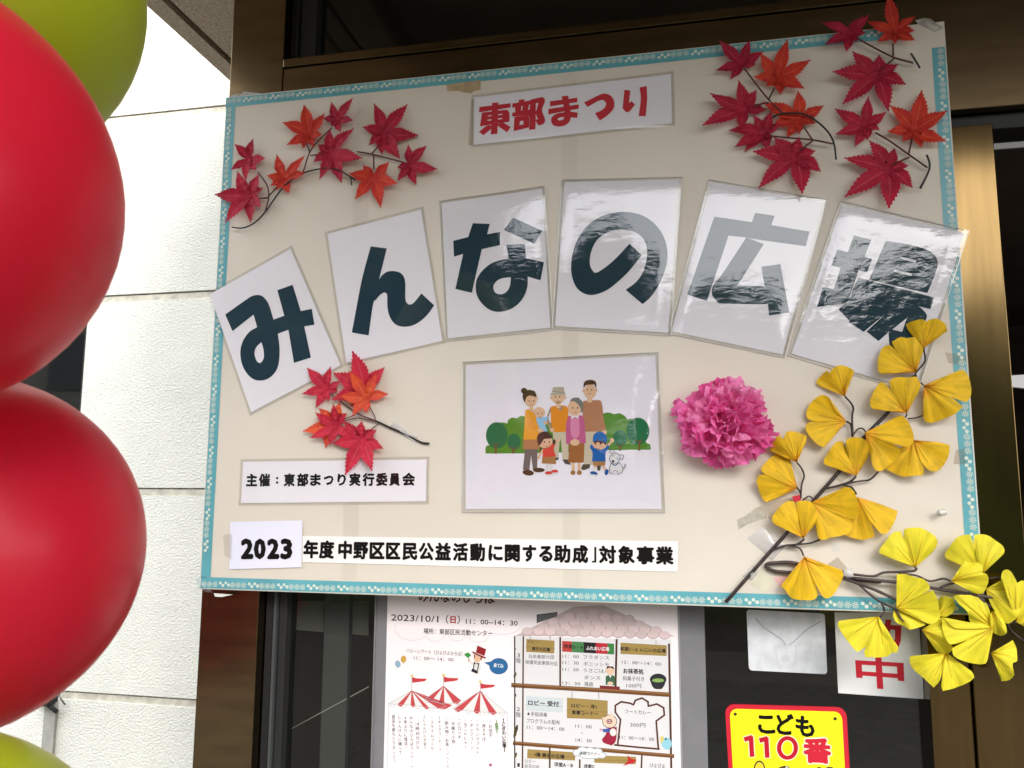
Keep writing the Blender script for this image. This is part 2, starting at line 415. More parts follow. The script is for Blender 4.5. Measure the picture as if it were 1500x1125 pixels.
# things faintly visible just inside the left glass: vertical blinds edge, papers seen from behind
vb = thing('glass_film_strip', W(0.27, 1.3, DG), 'faint grey vertical band on the dark glass between door frame and poster', 'glass strip')
M_faint = mat('faint_grey', (0.09, 0.085, 0.08), 0.6)
b = MB(); b.box(0.2367, 0.30, 0.2, VG - 0.12, DG + 0.02, DG + 0.022, M_faint); b.build('band', vb)
b = MB(); b.box(0.2945, 0.301, 0.2, VG - 0.12, DG + 0.018, DG + 0.0195, M_gasket); b.build('band_edge', vb)
np_ = thing('inside_notice', W(0.40, 1.45, DG + 0.03), 'dim paper notice seen from behind through the dark glass beside the poster', 'notice')
M_np = mat('dim_paper', (0.15, 0.135, 0.12), 0.8)
b = MB(); b.box(0.36, 0.50, 1.30, 1.55, DG + 0.04, DG + 0.041, M_np); b.build('paper', np_)
a_ = Art(lambda p: p, DG + 0.0395)
Zq = Zm(280, 860, 0.23548)
class _Z:
    k = 0.23548
    def __call__(s, p): return (280 + p[0] * s.k, 860 + p[1] * s.k)
a_ = Art(_Z(), DG + 0.039)
a_.line([(925, 1000), (950, 1075)], 14, (0.02, 0.02, 0.02)); a_.line([(975, 1050), (965, 1010)], 7, (0.02, 0.02, 0.02)); a_.line([(990, 1045), (1010, 1040), (1012, 1000), (985, 1004)], 7, (0.02, 0.02, 0.02))
a_.line([(1030, 990), (1060, 985)], 7, (0.02, 0.02, 0.02)); a_.line([(1030, 1030), (1062, 1020)], 7, (0.02, 0.02, 0.02))
a_.build('handwriting', np_)
b = MB(); b.flat([P(395, 880, DG + 0.03), P(395, 920, DG + 0.03), P(540, 931, DG + 0.03), P(540, 880, DG + 0.03)], M_np); b.build('inside_paper', base=P(460, 915, DG + 0.03), label='dim sheet of paper inside the dark glass just below the board', cat='paper sheet')
b = MB(); b.tube([P(393, 1086, DG + 0.02), P(540, 1006, DG + 0.02)], 0.0009, mat('pale_cord', (0.5, 0.47, 0.42), 0.6)); b.build('cord', base=P(393, 1086, DG + 0.02), label='thin pale cord running slantwise across the dark glass by the poster', cat='cord')
b = MB(); b.slab([P(1482, 550, DG + 0.05), P(1478, 566, DG + 0.05), P(1512, 570, DG + 0.05), P(1512, 548, DG + 0.05)], 0.01, mat('bright_paper', (0.8, 0.8, 0.8), 0.5)); b.build('small_white_card', base=P(1490, 560, DG + 0.05), label='small white card behind the dark glass beside the brass coloured post', cat='card')

# ------------------------------------------------------------------ notice board
bd = thing('notice_board', W(0.75, 1.09, 0.012), 'large cream notice board edged with blue flower tape', 'notice board')
M_board = mat('cream_board_paper', (0.635, 0.58, 0.505), 0.55, 0.3, var=0.05, vs=3, bump=0.22, bs=9, bdist=0.005)
M_foam = mat('board_edge', (0.72, 0.70, 0.66), 0.7)
M_tape = mat('blue_border_tape', (0.11, 0.36, 0.42), 0.32, 0.45, var=0.10, vs=9, bump=0.25, bs=25, bdist=0.0015)
M_daisy = mat('daisy_print', (0.62, 0.68, 0.60), 0.4)
BW, BH = 1.5005, 1.0925
b = MB(); b.box(0.001, BW - 0.001, 0.001, BH - 0.001, 0.0, 0.009, M_board); b.box(0, BW, 0, BH, 0.0015, 0.0085, M_foam)
b.build('panel', bd)
TW = 0.0225
def tape(side, s0, s1, lab=None):
    """strip of border tape along one side; s runs along the side"""
    n = int((s1 - s0) / 0.02); vs = []; fs = []; in_ = 0.0028
    def at_(s, t):
        lift = -0.0004 - 0.0004 * max(0, noise.noise(Vector((s * 14, t * 30, side * 5))))
        return {0: W(s, in_ + t, lift), 1: W(BW - in_ - t, s, lift), 2: W(s, BH - in_ - t, lift), 3: W(in_ + t, s, lift)}[side]
    for i in range(n + 1):
        s = s0 + (s1 - s0) * i / n; wv = 0.0007 * noise.noise(Vector((s * 5, 3.3, side)))
        for t in (0.0, TW * 0.5, TW): vs.append(at_(s, t + wv))
    for i in range(n):
        for j in (0, 1):
            q = [i * 3 + j, i * 3 + j + 1, (i + 1) * 3 + j + 1, (i + 1) * 3 + j]
            nrm = (vs[q[1]] - vs[q[0]]).cross(vs[q[2]] - vs[q[0]])
            fs.append(q if nrm.y < 0 else q[::-1])
    b = MB(); b.add(vs, fs, M_tape, True); tp = b.build('border_tape', bd)
    # printed flowers: three daisies, then a small cluster of dots
    b = MB(); s = s0 + 0.008; k = 0
    rnd = random.Random(side)
    def pp(s_, t_): q = at_(s_, t_); return Vector((q.x, -0.0011, q.z))
    def daisy(s_, t_, r, n_=8):
        for i in range(n_):
            a = 2 * math.pi * i / n_ + 0.2
            q = [(0.0, a), (0.72 * r, a - 0.20), (r * 1.12, a), (0.72 * r, a + 0.20)]
            pts = [pp(s_ + rr * math.cos(w), t_ + rr * math.sin(w)) for rr, w in q]
            nn = (pts[1] - pts[0]).cross(pts[2] - pts[0])
            b.add(pts if nn.y < 0 else pts[::-1], [(0, 1, 2, 3)], M_daisy)
    def dot(s_, t_, r):
        pts = [pp(s_ + r * math.cos(w * 0.9), t_ + r * math.sin(w * 0.9)) for w in range(7)]
        nn = (pts[1] - pts[0]).cross(pts[2] - pts[0])
        b.add(pts if nn.y < 0 else pts[::-1], [tuple(range(7))], M_daisy)
    while s < s1 - 0.06:
        for j in range(3): daisy(s + 0.0125 * j, TW * 0.36, 0.0064)
        s += 0.0375
        for (x, y, r) in ((0.0, 0.50, 0.0033), (0.006, 0.28, 0.0036), (0.0125, 0.52, 0.0033), (0.019, 0.34, 0.0036)): dot(s + x, TW * y, r)
        s += 0.0285
    b.build('flower_print', tp)
tape(0, 0.0, 1.425); tape(2, 0.004, BW - 0.002); tape(3, 0.024, BH - 0.024); tape(1, 0.052, BH - 0.024)
# torn corner at the top, wrapped corner below, clear packing tape bands and old tape marks on the board
b = MB(); Zd = Zm(1200, 0, 0.16)
M_fray = mat('torn_grey_tape', (0.34, 0.32, 0.29), 0.35, 0.5, var=0.4, vs=60, bump=0.5, bs=60, bdist=0.002)
pts = [P(*Zd(p), -0.001) for p in ((880, 185), (960, 165), (1020, 172), (1140, 262), (1060, 290), (1000, 262), (900, 215))]
ctr = sum(pts, Vector()) / len(pts) + Vector((0, -0.004, 0)); b.add([ctr] + pts, [(0, i + 1, (i + 1) % 7 + 1) for i in range(7)], M_fray); b.build('torn_tape', bd)
M_clear = film_mat('clear_tape', 1.5, 0.06, 0.3, 60, 0.0008, tint=(0.93, 0.92, 0.90), haze=0.06)
M_clear2 = film_mat('old_clear_tape', 1.5, 0.12, 0.5, 80, 0.001, tint=(0.88, 0.84, 0.78), haze=0.10)
M_band = film_mat('packing_band', 1.35, 0.25, 0.0, tint=(0.988, 0.986, 0.982))
def patch(pts, mt, name='tape_mark', h=0.0006, parent=bd, wob=0.0, **kw):
    q = [P(x, y, -h) for x, y in pts]
    b = MB(); 
    if wob:
        c = sum(q, Vector()) / len(q) + Vector((0, -wob, 0)); n = len(q)
        fs = []
        for i in range(n):
            nn = (q[i] - c).cross(q[(i + 1) % n] - c)
            fs.append((0, i + 1, (i + 1) % n + 1) if nn.y < 0 else (0, (i + 1) % n + 1, i + 1))
        b.add([c] + q, fs, mt, True)
    else: b.flat(q, mt)
    return b.build(name, parent, **kw)
for x0, x1 in ((0.318, 0.352), (0.77, 0.803)):
    b = MB(); b.flat([W(x0, 0.03, -0.0006), W(x0, BH - 0.028, -0.0006), W(x1, BH - 0.028, -0.0006), W(x1, 0.03, -0.0006)], M_band); b.build('packing_tape_band', bd)
M_tan = mat('tan_tape_stain', (0.42, 0.31, 0.19), 0.5, 0.4, var=0.2, vs=40)
patch([(654, 124), (704, 117), (704, 131), (693, 134), (691, 137), (676, 135), (672, 133), (655, 134)], M_tan, 'tape_stain')
M_scar = mat('torn_paper_scar', (0.45, 0.42, 0.35), 0.9, var=0.25, vs=80)
Zj = Zm(1050, 680, 0.19560); Zk = Zm(1250, 740, 0.17781)
patch(Zj.all([(155, 415), (200, 395), (290, 330), (330, 345), (380, 370), (370, 405), (300, 425), (230, 450), (160, 492)]), M_scar, 'torn_patch')
patch(Zj.all([(280, 330), (560, 245), (620, 255), (640, 300), (560, 400), (420, 430), (380, 405), (385, 370), (330, 345)]), M_clear2, 'old_tape')
patch(Zj.all([(820, 755), (905, 695), (975, 775), (940, 830)]), M_clear2, 'old_tape')
patch(Zj.all([(865, 600), (915, 595), (925, 650), (895, 662), (868, 655)]), mat('pale_scuff', (0.60, 0.58, 0.53), 0.8), 'scuff')
patch(Zj.all([(260, 820), (360, 770), (420, 880), (400, 925), (345, 965), (255, 905)]), mat('yellowed_patch', (0.60, 0.57, 0.45), 0.7, var=0.1, vs=30), 'yellowed_patch')
patch(Zj.all([(425, 850), (520, 835), (570, 840), (500, 920), (470, 915)]), mat('pink_scuff', (0.72, 0.42, 0.42), 0.7, var=0.1, vs=30), 'pink_scuff')
Zi = Zm(1240, 460, 0.2132)
patch(Zi.all([(675, 262), (820, 285), (822, 330), (770, 350), (700, 335)]), M_clear2, 'old_tape')
patch(Zi.all([(750, 935), (815, 925), (820, 1035), (735, 1030)]), M_clear2, 'old_tape')
patch([(690, 146), (694, 144), (692, 212), (686, 213)], M_clear2, 'old_tape')
# hanging ribbon scraps at the board's corners
b = MB(); b.slab([P(313, 869, 0.004), P(315, 874, 0.004), P(325, 874.5, 0.004), P(341, 871, 0.004)], 0.0006, M_foam); b.build('tape_tail', bd)
b = MB(); b.slab([P(350, 140, 0.004), P(357, 134, 0.004), P(392, 138, 0.004), P(372, 141, 0.004)], 0.0006, mat('grey_tape_tail', (0.42, 0.40, 0.37), 0.5)); b.slab([P(338, 139, 0.006), P(350, 137, 0.006), P(350, 142, 0.006), P(338, 143, 0.006)], 0.0006, mat('grey_tape_tail', (0.42, 0.40, 0.37), 0.5)); b.build('tape_tail', bd)
b = MB(); q = [P(287, 848, -0.002), P(292, 846, -0.0024), P(300, 858, -0.003), P(312, 868, -0.002), P(300, 867, -0.001), P(289, 860, -0.001)]
c = sum(q, Vector()) / 6 + Vector((0, -0.003, 0)); b.add([c] + q, [(0, (i + 1) % 6 + 1, i + 1) for i in range(6)], film_mat('wrap_film', 1.6, 0.05, 0.8, 120, 0.001, tint=(0.8, 0.9, 0.93), haze=0.1)); b.build('wrap_film', bd)
# old thumb pin
pn = thing('push_pin', P(1383, 750, -0.001), 'small white push pin standing on the board near its blue edge', 'push pin')
b = MB(); p0, p1 = P(1383, 750, -0.001), P(1377, 751, -0.018)
wh = mat('white_plastic', (0.7, 0.7, 0.66), 0.35, 0.5)
b.tube([p0, p0 + (p1 - p0) * 0.35, p0 + (p1 - p0) * 0.7, p1], [0.0055, 0.003, 0.003, 0.0058], wh, 12); b.build('pin_head', pn)
b = MB(); b.tube([p0 + Vector((0, 0.004, 0)), p0], 0.0006, M_steel); b.build('needle', pn)

# ------------------------------------------------------------------ sheets on the board
M_paper = mat('white_paper', (0.78, 0.755, 0.81), 0.6, 0.2, var=0.015, vs=5)
M_paper2 = mat('warm_white_paper', (0.80, 0.77, 0.76), 0.6, 0.2, var=0.02, vs=8)
M_paper3 = mat('bluish_white_paper', (0.71, 0.71, 0.84), 0.6, 0.2)
M_filmL = film_mat('laminate_calm', 1.5, 0.02, 0.12, 18, 0.0010, stretch=(1, 1, 1.6))
M_filmM = film_mat('laminate_wavy', 1.85, 0.010, 0.34, 24, 0.0012, stretch=(0.75, 1, 1.7))
M_filmH = film_mat('laminate_wrinkled', 1.9, 0.010, 0.75, 20, 0.0016, stretch=(1, 1, 1.5))
M_rim = film_mat('laminate_rim', 1.5, 0.05, 0.3, 40, 0.001, tint=(0.955, 0.95, 0.94), haze=0.03)
M_glint = mat('film_edge_glint', (0.62, 0.62, 0.62), 0.12, 1.0, coat=0.6)  # pale colour stands in for the sky glinting along the film's edge
def quad_uv(qp, d): return [P(x, y, d) for x, y in qp]
def grow(q, m):                           # world quad grown by m metres on every side
    c = sum(q, Vector()) / 4; out = []
    for i in range(4):
        a = (q[i] - q[i - 1]).normalized(); b_ = (q[i] - q[(i + 1) % 4]).normalized(); out.append(q[i] + (a + b_) * m)
    return out
def sheet(name, qp, label, cat, group=None, paper=M_paper, film=M_filmL, margin=0.006, tiltx=0.0, tiltz=0.0, bow=0.0, h=0.0012, th=0.0003):
    """qp = four corner pixels TL TR BR BL; the film is a gently uneven grid over the paper"""
    q = quad_uv(qp, -h); t = thing(name, sum(q, Vector()) / 4, label, cat, group)
    b = MB(); b.slab([q[0], q[3], q[2], q[1]], th, paper); pp = b.build('paper', t)
    if film:
        g = grow(q, margin); n = 14; vs = []; fs = []
        c0 = sum(g, Vector()) / 4
        for i in range(n + 1):
            for j in range(n + 1):
                a, e = i / n, j / n
                p = (g[0] * (1 - a) + g[1] * a) * (1 - e) + (g[3] * (1 - a) + g[2] * a) * e
                r = p - c0
                edge = min(a, 1 - a, e, 1 - e)
                base = 0.0004 if edge < 0.01 else 0.0014
                hgt = base + (0.0 if edge < 0.01 else 1.0) * (abs(tiltx) * 0.15 + abs(tiltz) * 0.12) + tiltx * r.x + tiltz * r.z
                hgt += bow * (1 - (2 * a - 1) ** 2) + 0.0005 * (noise.noise(Vector((p.x * 18, p.z * 14, 1.7))) + 0.3)
                vs.append(p + Vector((0, -max(hgt, 0.0003 if edge < .01 else 0.0010), 0)))
        for i in range(n):
            for j in range(n):
                k = i * (n + 1) + j; fs.append((k, k + 1, k + n + 2, k + n + 1))
        b = MB(); b.add(vs, fs, film, True); b.build('laminate_film', t)
        b = MB(); o = [p + Vector((0, 0.0007, 0)) for p in g]
        b.flat([o[0], o[3], o[2], o[1]], M_rim, [[q_ + Vector((0, 0.0007, 0)) for q_ in q]]); b.build('film_margin', t)
        if film is not M_filmL:
            e = [p + Vector((0, -0.0006, 0)) for p in grow(q, margin - 0.0006)]; ring = []
            for i in range(4):
                for k in range(12):
                    pt_ = e[i].lerp(e[(i + 1) % 4], k / 12); ring.append(pt_ + Vector((0, -0.0008 * max(0, noise.noise(pt_ * 22)), 0)))
            b = MB(); b.tube(ring + [ring[0]], 0.0007, M_glint, 6); b.build('edge_glint', t)  # thin whitish tube added as the bright glint on the film's rim
    return t
def glyph(parent, z, shapes, col_mat, h, name='character'):
    b = MB(); 
    for i, s in enumerate(shapes):
        outer, holes = (s if isinstance(s, tuple) and isinstance(s[0], list) else (s, []))
        hh = -h - 0.00004 * i
        b.flat([P(*z(p), hh) for p in smooth(outer, 4, 42)], col_mat, [[P(*z(p), hh) for p in smooth(q, 4, 60)] for q in holes])
    return b.build(name, parent)
M_navy = mat('dark_teal_ink', (0.012, 0.034, 0.055), 0.6, 0.12)
G6 = 'laminated letter sheets in an arc across the board'
z1 = Zm(300, 340, 0.2488); z2 = Zm(470, 300, 0.21327); z3 = Zm(640, 270, 0.21327); z4 = Zm(800, 255, 0.21784); z5 = Zm(975, 255, 0.24896); z6 = Zm(1150, 290, 0.24)
s1 = sheet('letter_sheet', [(307.5, 431), (425.6, 364.4), (499, 535), (368, 604)], 'laminated white sheet with the dark character \u307f, tilted against the board edge by the white wall', 'letter sheet', G6)
glyph(s1, z1, [([(120, 485), (240, 400), (275, 378), (310, 370), (340, 378), (365, 405), (380, 435), (405, 515), (468, 492), (427, 342), (517, 310), (565, 465), (630, 452), (645, 545), (585, 555), (625, 738), (525, 770), (492, 575), (430, 598), (440, 680), (437, 760), (420, 815), (385, 855), (340, 873), (290, 868), (250, 835), (222, 785), (210, 730), (212, 680), (230, 630), (265, 585), (308, 560), (287, 485), (163, 583)],
  [[(333, 648), (345, 690), (348, 735), (338, 760), (325, 772), (308, 762), (296, 735), (293, 705), (305, 675)]])], M_navy, 0.0016)
s2 = sheet('letter_sheet', [(479.6, 342.7), (616.8, 306.8), (648, 499.4), (507.3, 531.4)], 'matt looking laminated sheet with the dark character \u3093, above the small bright sprig', 'letter sheet', G6)
glyph(s2, z2, [[(343, 285), (453, 300), (400, 512), (420, 485), (455, 460), (500, 455), (545, 467), (570, 495), (580, 540), (580, 640), (588, 670), (605, 685), (625, 682), (650, 660), (690, 608), (778, 690), (740, 745), (695, 790), (640, 825), (580, 838), (530, 830), (495, 805), (470, 760), (457, 700), (456, 625), (447, 605), (433, 602), (405, 620), (380, 650), (358, 685), (328, 897), (213, 877), (270, 570), (300, 440)]], M_navy, 0.0016)
s3 = sheet('letter_sheet', [(646.8, 297.7), (794, 276.8), (806, 480), (656, 495.7)], 'third sheet of the arc with the dark character \u306a, under the title strip', 'letter sheet', G6, film=M_filmM)
glyph(s3, z3, [[(247, 267), (363, 272), (345, 343), (433, 327), (432, 418), (308, 445), (240, 745), (127, 718), (180, 478), (117, 497), (112, 388), (215, 362)],
  [(523, 228), (722, 318), (668, 410), (460, 313)],
  ([(478, 415), (605, 408), (612, 507), (735, 535), (711, 660), (624, 634), (622, 700), (600, 765), (560, 820), (500, 860), (430, 876), (370, 865), (320, 830), (280, 775), (266, 710), (275, 650), (310, 595), (370, 545), (440, 520), (493, 512)],
   [[(508, 638), (450, 645), (410, 665), (388, 700), (395, 735), (420, 753), (455, 752), (485, 730), (502, 695)]])], M_navy, 0.0016)
s4 = sheet('letter_sheet', [(826.6, 267), (994.5, 263.3), (978.6, 487.6), (813, 477.6)], 'shiny laminated sheet with the curled dark character \u306e, above the family picture', 'letter sheet', G6, film=M_filmM)
glyph(s4, z4, [[(643, 545), (560, 650), (470, 735), (400, 785), (320, 812), (260, 805), (210, 770), (180, 710), (167, 630), (180, 530), (215, 430), (280, 345), (360, 290), (450, 260), (550, 255), (640, 275), (720, 325), (780, 400), (810, 480), (815, 570), (795, 660), (750, 760), (700, 830), (648, 875), (535, 778), (600, 730), (645, 670), (672, 590), (678, 510), (660, 445), (615, 400), (560, 378), (490, 372), (420, 390), (355, 430), (315, 490), (295, 560), (297, 620), (322, 662), (350, 658), (420, 610), (490, 545), (560, 467)]], M_navy, 0.0016)
s5 = sheet('letter_sheet', [(1041.7, 267.5), (1206, 295.6), (1146.3, 519.4), (983.7, 485.3)], 'shiny laminated sheet with the pale reflecting character \u5e83, above the pink flower', 'letter sheet', G6, film=M_filmM)
glyph(s5, z5, [[(287, 250), (508, 283), (527, 228), (642, 245), (622, 300), (847, 338), (825, 424), (520, 382), (475, 373), (370, 362), (243, 747), (128, 708)],
  [(475, 373), (578, 412), (422, 655), (583, 660), (563, 545), (675, 530), (728, 815), (608, 832), (602, 765), (340, 762), (300, 745), (272, 710), (275, 665), (300, 630), (345, 570)]], M_navy, 0.0016)
s6 = sheet('letter_sheet', [(1234, 299.6), (1412.8, 341.6), (1340, 571), (1159.6, 518)], 'wrinkled laminated sheet with the dark character \u5834, its corner over the blue edge tape', 'letter sheet', G6, film=M_filmH, tiltx=0.0, tiltz=0.028)
glyph(s6, z6, [[(420, 228), (527, 255), (485, 358), (532, 372), (502, 452), (450, 442), (405, 572), (390, 640), (195, 665), (230, 545), (298, 557), (340, 425), (282, 412), (318, 318), (383, 330)],
  ([(615, 262), (740, 280), (850, 310), (905, 340), (930, 380), (928, 430), (895, 520), (868, 580), (540, 505), (515, 495)], [[(705, 357), (803, 380), (795, 395), (700, 370)], [(668, 437), (775, 463), (770, 477), (662, 450)]]),
  [(450, 485), (910, 607), (887, 678), (410, 562)],
  ([(415, 555), (735, 642), (815, 662), (858, 700), (858, 748), (740, 960), (640, 960), (632, 820), (570, 873), (497, 815), (613, 707), (480, 817), (388, 757), (487, 675), (395, 752), (327, 680), (350, 655), (390, 620)], [[(743, 733), (655, 803), (715, 817)]])], M_navy, 0.0016)
# red title
M_red = mat('red_ink', (0.52, 0.018, 0.035), 0.5, 0.4)
st = sheet('title_sheet', [(694.7, 142.7), (982.7, 108.5), (984.5, 180.5), (694, 212)], 'laminated strip with red festival title \u6771\u90e8\u307e\u3064\u308a at the top of the board', 'title sheet')
zm_ = Zm(690, 110, 0.106667); zo = Zm(640, 20, 0.266667)
T = [[[(115, 438), (545, 385), (543, 445), (108, 512)], [(288, 382), (375, 375), (362, 805), (272, 815)],
      ([(150, 515), (470, 478), (510, 490), (528, 530), (525, 640), (122, 703)], [[(232, 555), (283, 548), (283, 562), (230, 570)], [(368, 538), (430, 530), (430, 545), (366, 553)], [(228, 612), (280, 605), (280, 622), (226, 630)], [(368, 595), (430, 588), (430, 603), (366, 612)]]),
      [(215, 695), (275, 690), (275, 740), (170, 825), (108, 780)], [(365, 670), (440, 650), (543, 712), (497, 785), (365, 695)]],
     [([(568, 390), (655, 375), (655, 340), (733, 330), (733, 362), (820, 345), (820, 335), (975, 300), (1010, 320), (1013, 370), (975, 480), (1012, 590), (1013, 640), (985, 675), (925, 692), (888, 625), (883, 745), (797, 752), (805, 590), (790, 560), (750, 555), (600, 568), (566, 570), (566, 515), (608, 510), (603, 440), (566, 448)],
       [[(693, 425), (712, 425), (700, 485), (685, 488)], [(800, 405), (812, 403), (803, 472), (780, 475)], [(890, 385), (925, 382), (895, 490), (888, 490)], [(888, 530), (918, 605), (888, 610)]]),
      ([(597, 572), (760, 555), (785, 562), (800, 585), (797, 718), (583, 770)], [[(672, 632), (720, 627), (718, 678), (665, 685)]])],
     [[(1085, 360), (1460, 310), (1460, 370), (1085, 430)], [(1063, 465), (1480, 402), (1480, 460), (1060, 540)], [(1245, 292), (1335, 280), (1367, 505), (1288, 515)],
      ([(1290, 502), (1365, 500), (1465, 515), (1455, 588), (1370, 578), (1350, 640), (1290, 690), (1200, 706), (1130, 690), (1103, 645), (1105, 590), (1140, 550), (1200, 522), (1270, 512)], [[(1190, 600), (1225, 580), (1280, 578), (1265, 608), (1225, 622), (1192, 617)]])]]
for g in T: glyph(st, zm_, g, M_red, 0.0016)
glyph(st, zo, [[(808, 488), (895, 445), (930, 440), (960, 455), (975, 490), (968, 525), (935, 560), (895, 587), (868, 547), (905, 530), (925, 510), (930, 490), (915, 475), (890, 478), (828, 512)]], M_red, 0.0016)
glyph(st, zo, [[(1030, 418), (1063, 422), (1055, 490), (1070, 480), (1088, 500), (1060, 535), (1040, 542), (1020, 520)], [(1113, 405), (1152, 398), (1155, 470), (1147, 563), (1108, 562), (1120, 470)]], M_red, 0.0016)
# organiser strip, year slip, grant strip
M_black = mat('black_ink', (0.006, 0.005, 0.005), 0.7, 0.1)
so_ = sheet('organiser_sheet', [(356, 676.5), (624.8, 673), (624, 734.4), (353, 737)], 'laminated strip naming the festival organisers, below the small maple sprig', 'text strip')
zs = Zm(330, 660, 0.22)
def words(parent, z, items, h, mt, bold, dd, slant=0):
    for txt, x0, y0, x1, y1 in items:
        b = MB(); text(b, txt, z((x0, y0)), z((x1, y1)), h * z.k, dd, mt, bold); b.build('character', parent)
xs = [(137, 215), (222, 300), None, (388, 465), (476, 555), (563, 638), (654, 722), (745, 805), (824, 902), (912, 995), (1002, 1082), (1090, 1165), (1177, 1265)]
for ch, x in zip('主催：東部まつり実行委員会', xs):
    b = MB()
    if x is None:
        for yy in (183, 213):
            b.flat([P(*zs((345 + 8 * math.cos(w), yy + 8 * math.sin(w))), -0.0016) for w in [i * 0.6283 for i in range(10)]], M_black)
    else: text(b, ch, zs((x[0] + 5, 199 - x[0] * 0.006)), zs((x[1] - 5, 199 - x[1] * 0.006)), 80 * 0.22, -0.0016, M_black, 0.05)
    b.build('character', so_)
gs = sheet('grant_strip', [(443, 785), (993, 793), (992.5, 837.6), (443, 823.5)], 'long narrow white strip of bold black text along the bottom of the board', 'text strip', paper=M_paper2, film=None)
bz = lambda x: 803.5 + (x - 443) * 0.0178
chs = [('年', 444, 467), ('度', 467, 490), ('中', 495, 516), ('野', 517, 540), ('区', 541, 564), ('区', 565, 587), ('民', 589, 612), ('公', 613, 636), ('益', 637, 661), ('活', 663, 686), ('動', 688, 711), ('に', 715, 737), ('関', 739, 762), ('す', 765, 786), ('る', 789, 810), ('助', 811, 836), ('成', 838, 862), ('」', 866, 874), ('対', 877, 903), ('象', 905, 930), ('事', 932, 959), ('業', 960, 987)]
for ch, x0, x1 in chs:
    b = MB(); c_ = bz((x0 + x1) / 2) + 1
    if ch == '」':
        b.flat([P(x, y, -0.0016) for x, y in ((873.5, c_ - 11), (873.5, c_ + 12), (867, c_ + 12), (867, c_ + 9.5), (870.5, c_ + 9.5), (870.5, c_ - 11))], M_black)
    else: text(b, ch, (x0 + 1.5, c_), (x1 - 1.5, c_ + 0.3), 24.5, -0.0016, M_black, 0.05)
    b.build('character', gs)
ys = sheet('year_slip', [(337, 764.5), (442.9, 762.3), (441.5, 831), (336, 834)], 'bluish white slip with the bold year 2023', 'text slip', paper=M_paper3, film=None, h=0.0022)
for ch, x0, x1 in (('2', 353, 371), ('0', 372, 389), ('2', 391.5, 409), ('3', 411, 428)):
    b = MB(); text(b, ch, (x0 + 1.5, 803.5), (x1 - 1.5, 803.2), 38, -0.0026, M_black, 0.055, ybox=(-0.14, 0.86)); b.build('character', ys)
patch([(327, 786), (331, 782), (340, 783), (339, 820), (329, 814)], M_clear, 'adhesive_tape', h=0.003, parent=ys)

# ------------------------------------------------------------------ family picture
fm = sheet('family_picture', [(682, 534.5), (960, 521), (969, 745.5), (682, 745.5)], 'laminated picture of a cartoon family in front of green bushes', 'picture', film=M_filmM, margin=0.007, tiltz=-0.05, paper=mat('picture_paper', (0.73, 0.70, 0.77), 0.6, 0.2, var=0.02, vs=4))
zn = Zm(700, 545, 0.173333)
GR1, GR2, BR = (0.10, 0.27, 0.03), (0.02, 0.17, 0.07), (0.20, 0.09, 0.04)
SK, HB = (0.78, 0.50, 0.32), (0.09, 0.045, 0.02)
A = Art(zn, -0.0015)
A.poly([(65, 688), (65, 640), (80, 620), (110, 600), (150, 440), (200, 425), (250, 435), (255, 405), (290, 385), (330, 390), (360, 372), (400, 378), (430, 420), (600, 430), (900, 400), (1060, 350), (1110, 342), (1150, 355), (1200, 348), (1245, 375), (1260, 400), (1300, 395), (1380, 500), (1420, 590), (1455, 610), (1463, 655), (1000, 662), (700, 680), (400, 686)], GR1, 1)
for x, y, rx, ry in ((160, 535, 92, 112), (305, 590, 56, 70), (1352, 500, 98, 115), (1200, 562, 58, 72)): A.ell(x, y, rx, ry, GR2, 2, 0, 28)
for x, y0, y1 in ((152, 600, 686), (300, 632, 684), (1365, 570, 660), (1202, 608, 660)):
    A.line([(x, y0 + 20), (x, y1)], 16, BR, 3); A.line([(x - 24, y0), (x, y0 + 32)], 8, BR, 3.3); A.line([(x + 24, y0), (x, y0 + 32)], 8, BR, 3.5)
A.build('bushes', fm)
def face(A, x, y, s, lay, cheeks=False):
    K = (0.03, 0.02, 0.02)
    for dx in (-18, 18): A.ell(x + dx * s, y, 5.5 * s, 7 * s, K, lay, 0, 8)
    A.line([(x - 14 * s, y + 32 * s), (x, y + 38 * s), (x + 14 * s, y + 30 * s)], 3.5 * s, (0.25, 0.05, 0.03), lay)
    A.line([(x - 2 * s, y + 12 * s), (x + 3 * s, y + 18 * s)], 3 * s, (0.45, 0.22, 0.12), lay)
    if cheeks:
        for dx in (-26, 26): A.ell(x + dx * s, y + 20 * s, 10 * s, 8 * s, (0.85, 0.35, 0.28), lay, 0, 10)
# father
A = Art(zn, -0.0015)
A.poly([(905, 490), (1010, 490), (985, 780), (895, 790)], (0.62, 0.53, 0.40), 4); A.poly([(885, 780), (950, 778), (945, 810), (895, 828), (872, 815)], (0.10, 0.08, 0.05), 5); A.poly([(1005, 790), (1040, 790), (1035, 830), (1012, 835)], (0.10, 0.08, 0.05), 5)
A.poly([(890, 245), (950, 238), (1030, 238), (1048, 265), (1065, 400), (1085, 490), (1040, 500), (900, 505), (885, 400)], (0.46, 0.21, 0.11), 5)
A.ell(1068, 510, 20, 24, SK, 4.5); A.ell(948, 165, 52, 62, SK, 6); A.line([(945, 220), (945, 245)], 40, SK, 5.8); A.ell(890, 158, 9, 14, SK, 6); A.ell(1003, 152, 9, 14, SK, 6)
A.poly([(893, 140), (895, 95), (915, 72), (960, 66), (995, 78), (1002, 105), (1000, 138), (985, 105), (915, 110)], HB, 7)
face(A, 943, 150, 1.0, 8); A.build('printed_man', fm)
